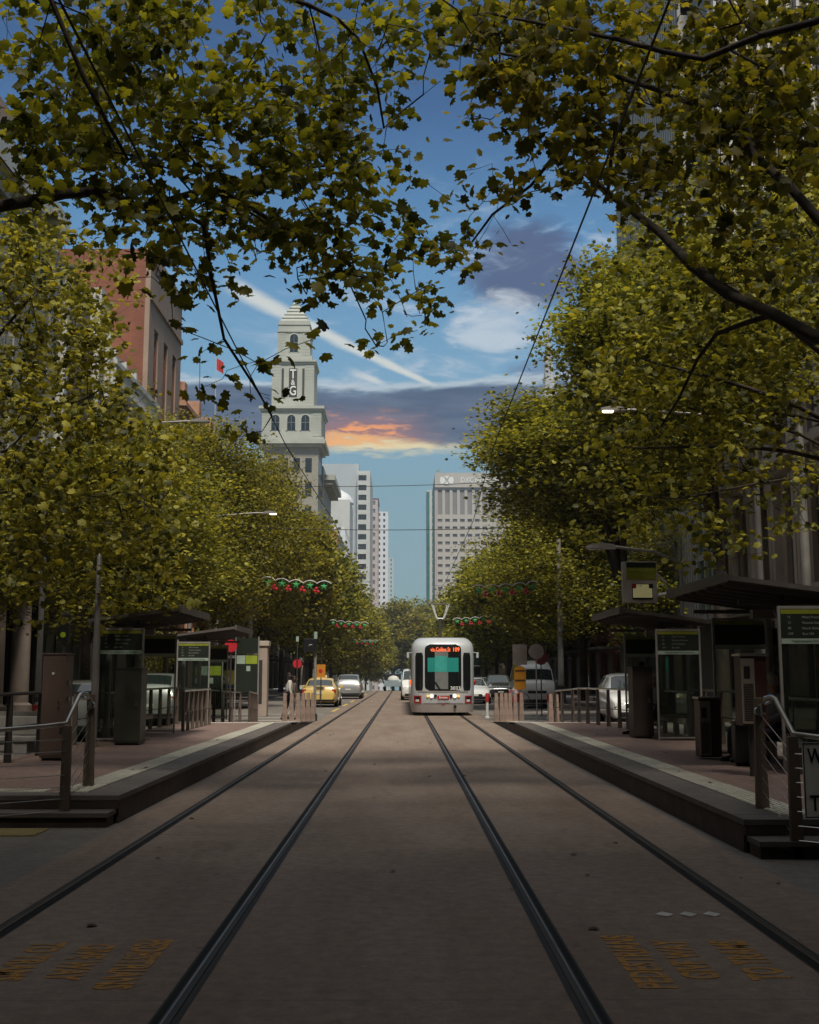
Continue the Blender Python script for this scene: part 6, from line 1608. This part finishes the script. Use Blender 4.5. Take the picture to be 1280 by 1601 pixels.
MB().cyl(0,0,0,3.2,.05,10).build('pole', DKST, t); h = MB().box(-.15,.15,-.12,.1,2.4,3.2).build('head', BLACK, t, bevel=.03)
MB().disc((0,-.13,2.6),(0,1,0),.08,.02,14).build('lamp', mat('lamp_lime', (.3,.4,.02), .4), h)

# ================================================================ BICYCLES
def bicycle(label, x, y, rz, colr):
    t = thing('bicycle', label, 'bicycle', (x, y, .145), rz, None); r = .33
    for s in (-.52, .52):
        b = MB(); pts = [(s+r*math.cos(a), 0, r+r*math.sin(a)) for a in np.linspace(0, 2*math.pi, 21)]; b.tube(pts, .018, 6, False); w = b.build('wheel', RUBBER, t)
        b = MB()
        for k in range(8): a = k*math.pi/8; b.tube([(s-r*math.cos(a),0,r-r*math.sin(a)),(s+r*math.cos(a),0,r+r*math.sin(a))], .003, 3)
        b.build('spokes', STEEL, w)
    b = MB()
    for p_, q_ in (((-.52,.33),(-.05,.30)),((-.52,.33),(-.18,.78)),((-.05,.30),(-.20,.86)),((-.05,.30),(.36,.80)),((-.18,.76),(.34,.84)),((.33,.92),(.52,.33))): b.tube([(p_[0],0,p_[1]),(q_[0],0,q_[1])], .017, 6)
    b.build('frame', colr, t); b = MB(); b.tube([(.33,0,.92),(.33,0,.98)],.016,6); b.tube([(.40,-.27,1.0),(.34,-.12,.99),(.34,.12,.99),(.40,.27,1.0)],.014,6); b.build('handlebar', STEEL, t)
    MB().box(-.34,-.10,-.06,.06,.87,.92).build('saddle', BLACK, t, bevel=.02); b = MB(); b.disc((-.05,.02,.30),(0,1,0),.09,.01,14); b.box(-.07,-.03,.03,.12,.13,.16); b.box(-.07,-.03,-.12,-.03,.44,.47); b.build('crank', DKST, t)
    return t
BG = 'bicycles parked on the right footpath'
bicycle('dark bicycle parked by the grey pole on the right footpath', 9.85, 57.5, R(20), PAINTS['dark'])
bicycle('silver bicycle leaning nearer the white hatchback on the right footpath', 9.95, 53.5, R(75), STEEL)
bicycle('red bicycle standing in the road shoulder behind the wooden bollards', 4.95, 52, R(30), MATS['red_sign'])

# ================================================================ PEOPLE
SKIN = mat('skin', (.42,.24,.17), .6, var=.06); HAIRD = mat('hair_dark', (.015,.010,.008), .6); HAIRG = mat('hair_grey', (.35,.33,.30), .7)
def cloth(n, c): return mat('cloth_'+n, c, .85, var=.15, scale=12)
def skinmesh(name, verts, edges, radii, m, parent, sub=1):
    me = bpy.data.meshes.new(name); me.from_pydata(verts, edges, []); o = bpy.data.objects.new(name, me); col.objects.link(o); o.parent = parent
    md = o.modifiers.new('skin', 'SKIN'); md.use_smooth_shade = True
    sv = me.skin_vertices[0].data
    for i, r in enumerate(radii): sv[i].radius = (r, r) if not isinstance(r, tuple) else r
    sv[0].use_root = True
    sm = o.modifiers.new('sub', 'SUBSURF'); sm.levels = sub; sm.render_levels = sub
    bpy.context.view_layer.update()
    me2 = bpy.data.meshes.new_from_object(o.evaluated_get(bpy.context.evaluated_depsgraph_get()))
    o.modifiers.clear(); o.data = me2; me2.name = name; me2.materials.clear(); me2.materials.append(m); me2.polygons.foreach_set('use_smooth', [True]*len(me2.polygons)); return o
def person(label, loc, rz, pose='stand', top=None, legs=None, hair=HAIRD, longhair=False, hat=None, bag=None, sc=1.0, group=None, stride=.18):
    t = thing('person', label, 'person', loc, rz, group); t.scale = (sc,)*3
    # joints; facing -Y
    if pose == 'stand' or pose == 'walk':
        st = stride if pose == 'walk' else .03
        J = dict(pel=(0,0,.96), wai=(0,0,1.08), che=(0,0,1.30), nk=(0,.0,1.46), nk2=(0,-.01,1.53),
                 hl=(-.10,0,.92), kl=(-.11,-st*.9,.50), al=(-.11,st*.1-st*.6,.09), tl=(-.12,-st*.6-.15,.04),
                 hr=(.10,0,.92), kr=(.11,st*.2,.50), ar=(.11,st*1.3,.10), tr=(.12,st*1.2-.14,.04),
                 sl=(-.18,0,1.40), el=(-.24,.04,1.13), wl=(-.25,-.06,.88), sr=(.18,0,1.40), er=(.24,.05,1.13), wr=(.25,-.03,.88))
        hd = (0,-.02,1.64); down = Vector((0,-.1,-1))
    elif pose == 'sit':
        J = dict(pel=(0,0,.52), wai=(0,.02,.66), che=(0,-.02,.88), nk=(0,-.05,1.04), nk2=(0,-.08,1.10),
                 hl=(-.10,-.02,.50), kl=(-.13,-.44,.50), al=(-.13,-.46,.09), tl=(-.14,-.60,.04),
                 hr=(.10,-.02,.50), kr=(.13,-.44,.50), ar=(.12,-.40,.09), tr=(.13,-.54,.04),
                 sl=(-.18,-.03,.98), el=(-.23,-.10,.74), wl=(-.13,-.30,.62), sr=(.18,-.03,.98), er=(.23,-.10,.74), wr=(.10,-.32,.62))
        hd = (0,-.11,1.20); down = Vector((0,-1,-.3))
    names = ['pel','wai','che','nk','nk2','hl','kl','al','tl','hr','kr','ar','tr','sl','el','wl','sr','er','wr']
    rad = dict(pel=.135,wai=.12,che=.145,nk=.065,nk2=.055,hl=.085,kl=.058,al=.038,tl=.035,hr=.085,kr=.058,ar=.038,tr=.035,sl=.062,el=.042,wl=.027,sr=.062,er=.042,wr=.027)
    E_ = [('pel','wai'),('wai','che'),('che','nk'),('nk','nk2'),('pel','hl'),('hl','kl'),('kl','al'),('al','tl'),('pel','hr'),('hr','kr'),('kr','ar'),('ar','tr'),('che','sl'),('sl','el'),('el','wl'),('che','sr'),('sr','er'),('er','wr')]
    V = [J[n] for n in names]; Rr = [rad[n]*.92 for n in names]; ix = {n: i for i, n in enumerate(names)}; Ed = [(ix[a], ix[b]) for a, b in E_]
    # hands: palm and five fingers
    dn = down.normalized()
    for w_, sx_ in (('wl',-1),('wr',1)):
        wv = Vector(J[w_]); pm = wv+dn*.06; V.append(tuple(pm)); Rr.append(.028); pi_ = len(V)-1; Ed.append((ix[w_], pi_))
        side = Vector((0,1,0)) if abs(dn.y) < .5 else Vector((1,0,0))
        for q, (off, ln) in enumerate(((-.028,.07),(-.009,.082),(.010,.078),(.028,.06))):
            b_ = pm+side*off+dn*.035; V.append(tuple(b_)); Rr.append(.0095); V.append(tuple(b_+dn*ln*.5)); Rr.append(.009); V.append(tuple(b_+dn*ln+Vector((-sx_*.02,0,0)))); Rr.append(.0075)
            n_ = len(V); Ed += [(pi_, n_-3),(n_-3, n_-2),(n_-2, n_-1)]
        b_ = pm-side*.034-dn*.01; V.append(tuple(b_)); Rr.append(.011); V.append(tuple(b_-side*.014+dn*.045)); Rr.append(.009); n_ = len(V); Ed += [(pi_, n_-2),(n_-2, n_-1)]
    # head joined to the neck
    V.append((hd[0], hd[1]+.01, hd[2]-.06)); Rr.append(.070); V.append((hd[0], hd[1]+.015, hd[2]+.035)); Rr.append((.082,.095)); n_ = len(V); Ed += [(ix['nk2'], n_-2),(n_-2, n_-1)]
    body = skinmesh('body', V, Ed, Rr, SKIN, t)
    fx, fy, fz = hd
    b = MB(); b.add([(fx-.014,fy-.085,fz-.035),(fx+.014,fy-.085,fz-.035),(fx,fy-.082,fz+.01),(fx,fy-.112,fz-.03)], [(0,1,3),(1,2,3),(2,0,3)]); b.build('nose', SKIN, t)
    for s in (-1,1): MB().sphere((fx+s*.030, fy-.080, fz+.005), .010, 8).build('eye', BLACK, t); MB().sphere((fx+s*.083, fy+.01, fz-.015), .022, 8, 1.3).build('ear', SKIN, t)
    MB().box(fx-.022, fx+.022, fy-.086, fy-.078, fz-.062, fz-.055).build('mouth', mat('lips', (.30,.10,.09), .6), t)
    b = MB(); b.lathe((fx, fy+.022, fz-.02), [(.088,-.02),(.098,.03),(.094,.075),(.065,.115),(.01,.13)], 14); 
    if longhair: b.lathe((fx, fy+.055, fz-.34), [(.05,0),(.095,.08),(.10,.25),(.09,.36)], 12)
    b.build('hair', hair, t, smooth=True)
    if hat: MB().lathe((fx, fy+.01, fz+.045), [(.13,-.01),(.105,.0),(.098,.055),(.05,.09),(.01,.095)], 16).build('hat', hat, t, smooth=True)
    top = top or cloth('dark', (.02,.02,.024)); legs = legs or cloth('navy', (.015,.017,.03))
    sel = ['pel','wai','che','nk','sl','el','wl','sr','er','wr']; iy = {n: i for i, n in enumerate(sel)}
    rj = dict(pel=.150,wai=.145,che=.168,nk=.072,sl=.078,el=.056,wl=.040,sr=.078,er=.056,wr=.040)
    skinmesh('jacket', [J[n] for n in sel], [(iy[a], iy[b]) for a, b in E_ if a in iy and b in iy], [rj[n] for n in sel], top, t)
    sel = ['pel','hl','kl','al','hr','kr','ar']; iy = {n: i for i, n in enumerate(sel)}
    rl = dict(pel=.142,hl=.100,kl=.072,al=.052,hr=.100,kr=.072,ar=.052)
    skinmesh('trousers', [J[n] for n in sel], [(iy[a], iy[b]) for a, b in E_ if a in iy and b in iy], [rl[n] for n in sel], legs, t)
    for a, b_ in (('al','tl'),('ar','tr')):
        p_, q_ = Vector(J[a]), Vector(J[b_]); p_.z = .045; q_.z = .035
        MB().tube([p_+Vector((0,.05,0)), p_, q_, q_+Vector((0,-.03,-.008))], [.035,.048,.042,.025], 10).build('shoe', BLACK, t, smooth=True)
    if bag is not None:
        b = MB(); b.box(-.16,.16,-.36,-.24,.50,.62) if pose == 'sit' else b.box(.20,.32,-.12,.18,.74,1.02); b.build('bag', bag, t, bevel=.03)
    return t
GRN = cloth('olive', (.05,.055,.03)); WHT_C = cloth('white', (.5,.48,.45)); BRN = cloth('brown', (.10,.07,.05)); GRYC = cloth('grey', (.16,.16,.16)); STRAW = mat('straw_hat', (.45,.40,.32), .8)
person('woman with long dark hair and black clothes crossing behind the left bollards', ((455-631)*42.6/1800., 42.6, 0.01), R(110), 'walk', WHT_C, None, HAIRD, True, sc=.97)
person('person in a pale dress walking just behind the dark-haired woman', ((463-631)*43.6/1800., 43.6, 0.01), R(100), 'walk', BRN, WHT_C, HAIRD, True, sc=.90)
person('person in a black jacket standing by the bicycles on the right footpath', (10.3, 56.0, .15), R(20), 'stand', None, None, HAIRD, bag=GRYC)
person('person seen head and shoulders behind the white hatchback', (10.6, 44.5, .15), R(-30), 'walk', BRN, None, HAIRD)
person('person in dark olive jacket with a bag standing by the dark right cabinet', (5.42, 26.4, H0), R(-60), 'stand', GRN, None, HAIRD, bag=BRN, sc=.93)
person('seated person with a pale sun hat in the second right shelter', (5.55, 25.4, H0), R(-70), 'sit', GRYC, GRYC, HAIRG, hat=STRAW)
person('second seated person in dark clothes in the second right shelter', (5.55, 26.1, H0), R(-80), 'sit', None, GRYC, HAIRD)
person('grey-haired person seated in the nearest right shelter behind the raised bin', (5.5, 17.1, H0), R(-70), 'sit', GRYC, None, HAIRG, hat=STRAW)
person('dark-clothed person seated beside the grey-haired one in the nearest right shelter', (5.5, 17.9, H0), R(-85), 'sit', None, None, HAIRD)
t = thing('suitcase', 'dark upright travel case with silver handles on the right platform', 'suitcase', (5.0, 17.0, H0)); MB().box(-.2,.2,-.13,.13,.05,.62).build('shell', BLACK, t, bevel=.04)
for s in (-1,1): MB().tube([(s*.12,.05,.6),(s*.12,.05,1.0)],.012,6).build('handle_tube', STEEL, t); MB().disc((s*.15,0,.05),(1,0,0),.05,.03,12).build('wheel', RUBBER, t)
MB().tube([(-.12,.05,1.0),(.12,.05,1.0)],.015,6).build('handle', BLACK, t)

# ================================================================ HAZE
hm = bpy.data.materials.new('haze_air'); hm.use_nodes = True; nt = hm.node_tree; nt.nodes.clear()
pv = nt.nodes.new('ShaderNodeVolumePrincipled'); pv.inputs['Color'].default_value = (.72,.80,.88,1); pv.inputs['Density'].default_value = .0003; pv.inputs['Anisotropy'].default_value = .2
ho = nt.nodes.new('ShaderNodeOutputMaterial'); nt.links.new(pv.outputs[0], ho.inputs['Volume'])
hz = MB().box(-570, 570, -100, 1320, -24, 150).build('haze', hm); tag(hz, 'faint pale air haze over the whole street', 'haze', kind='stuff')
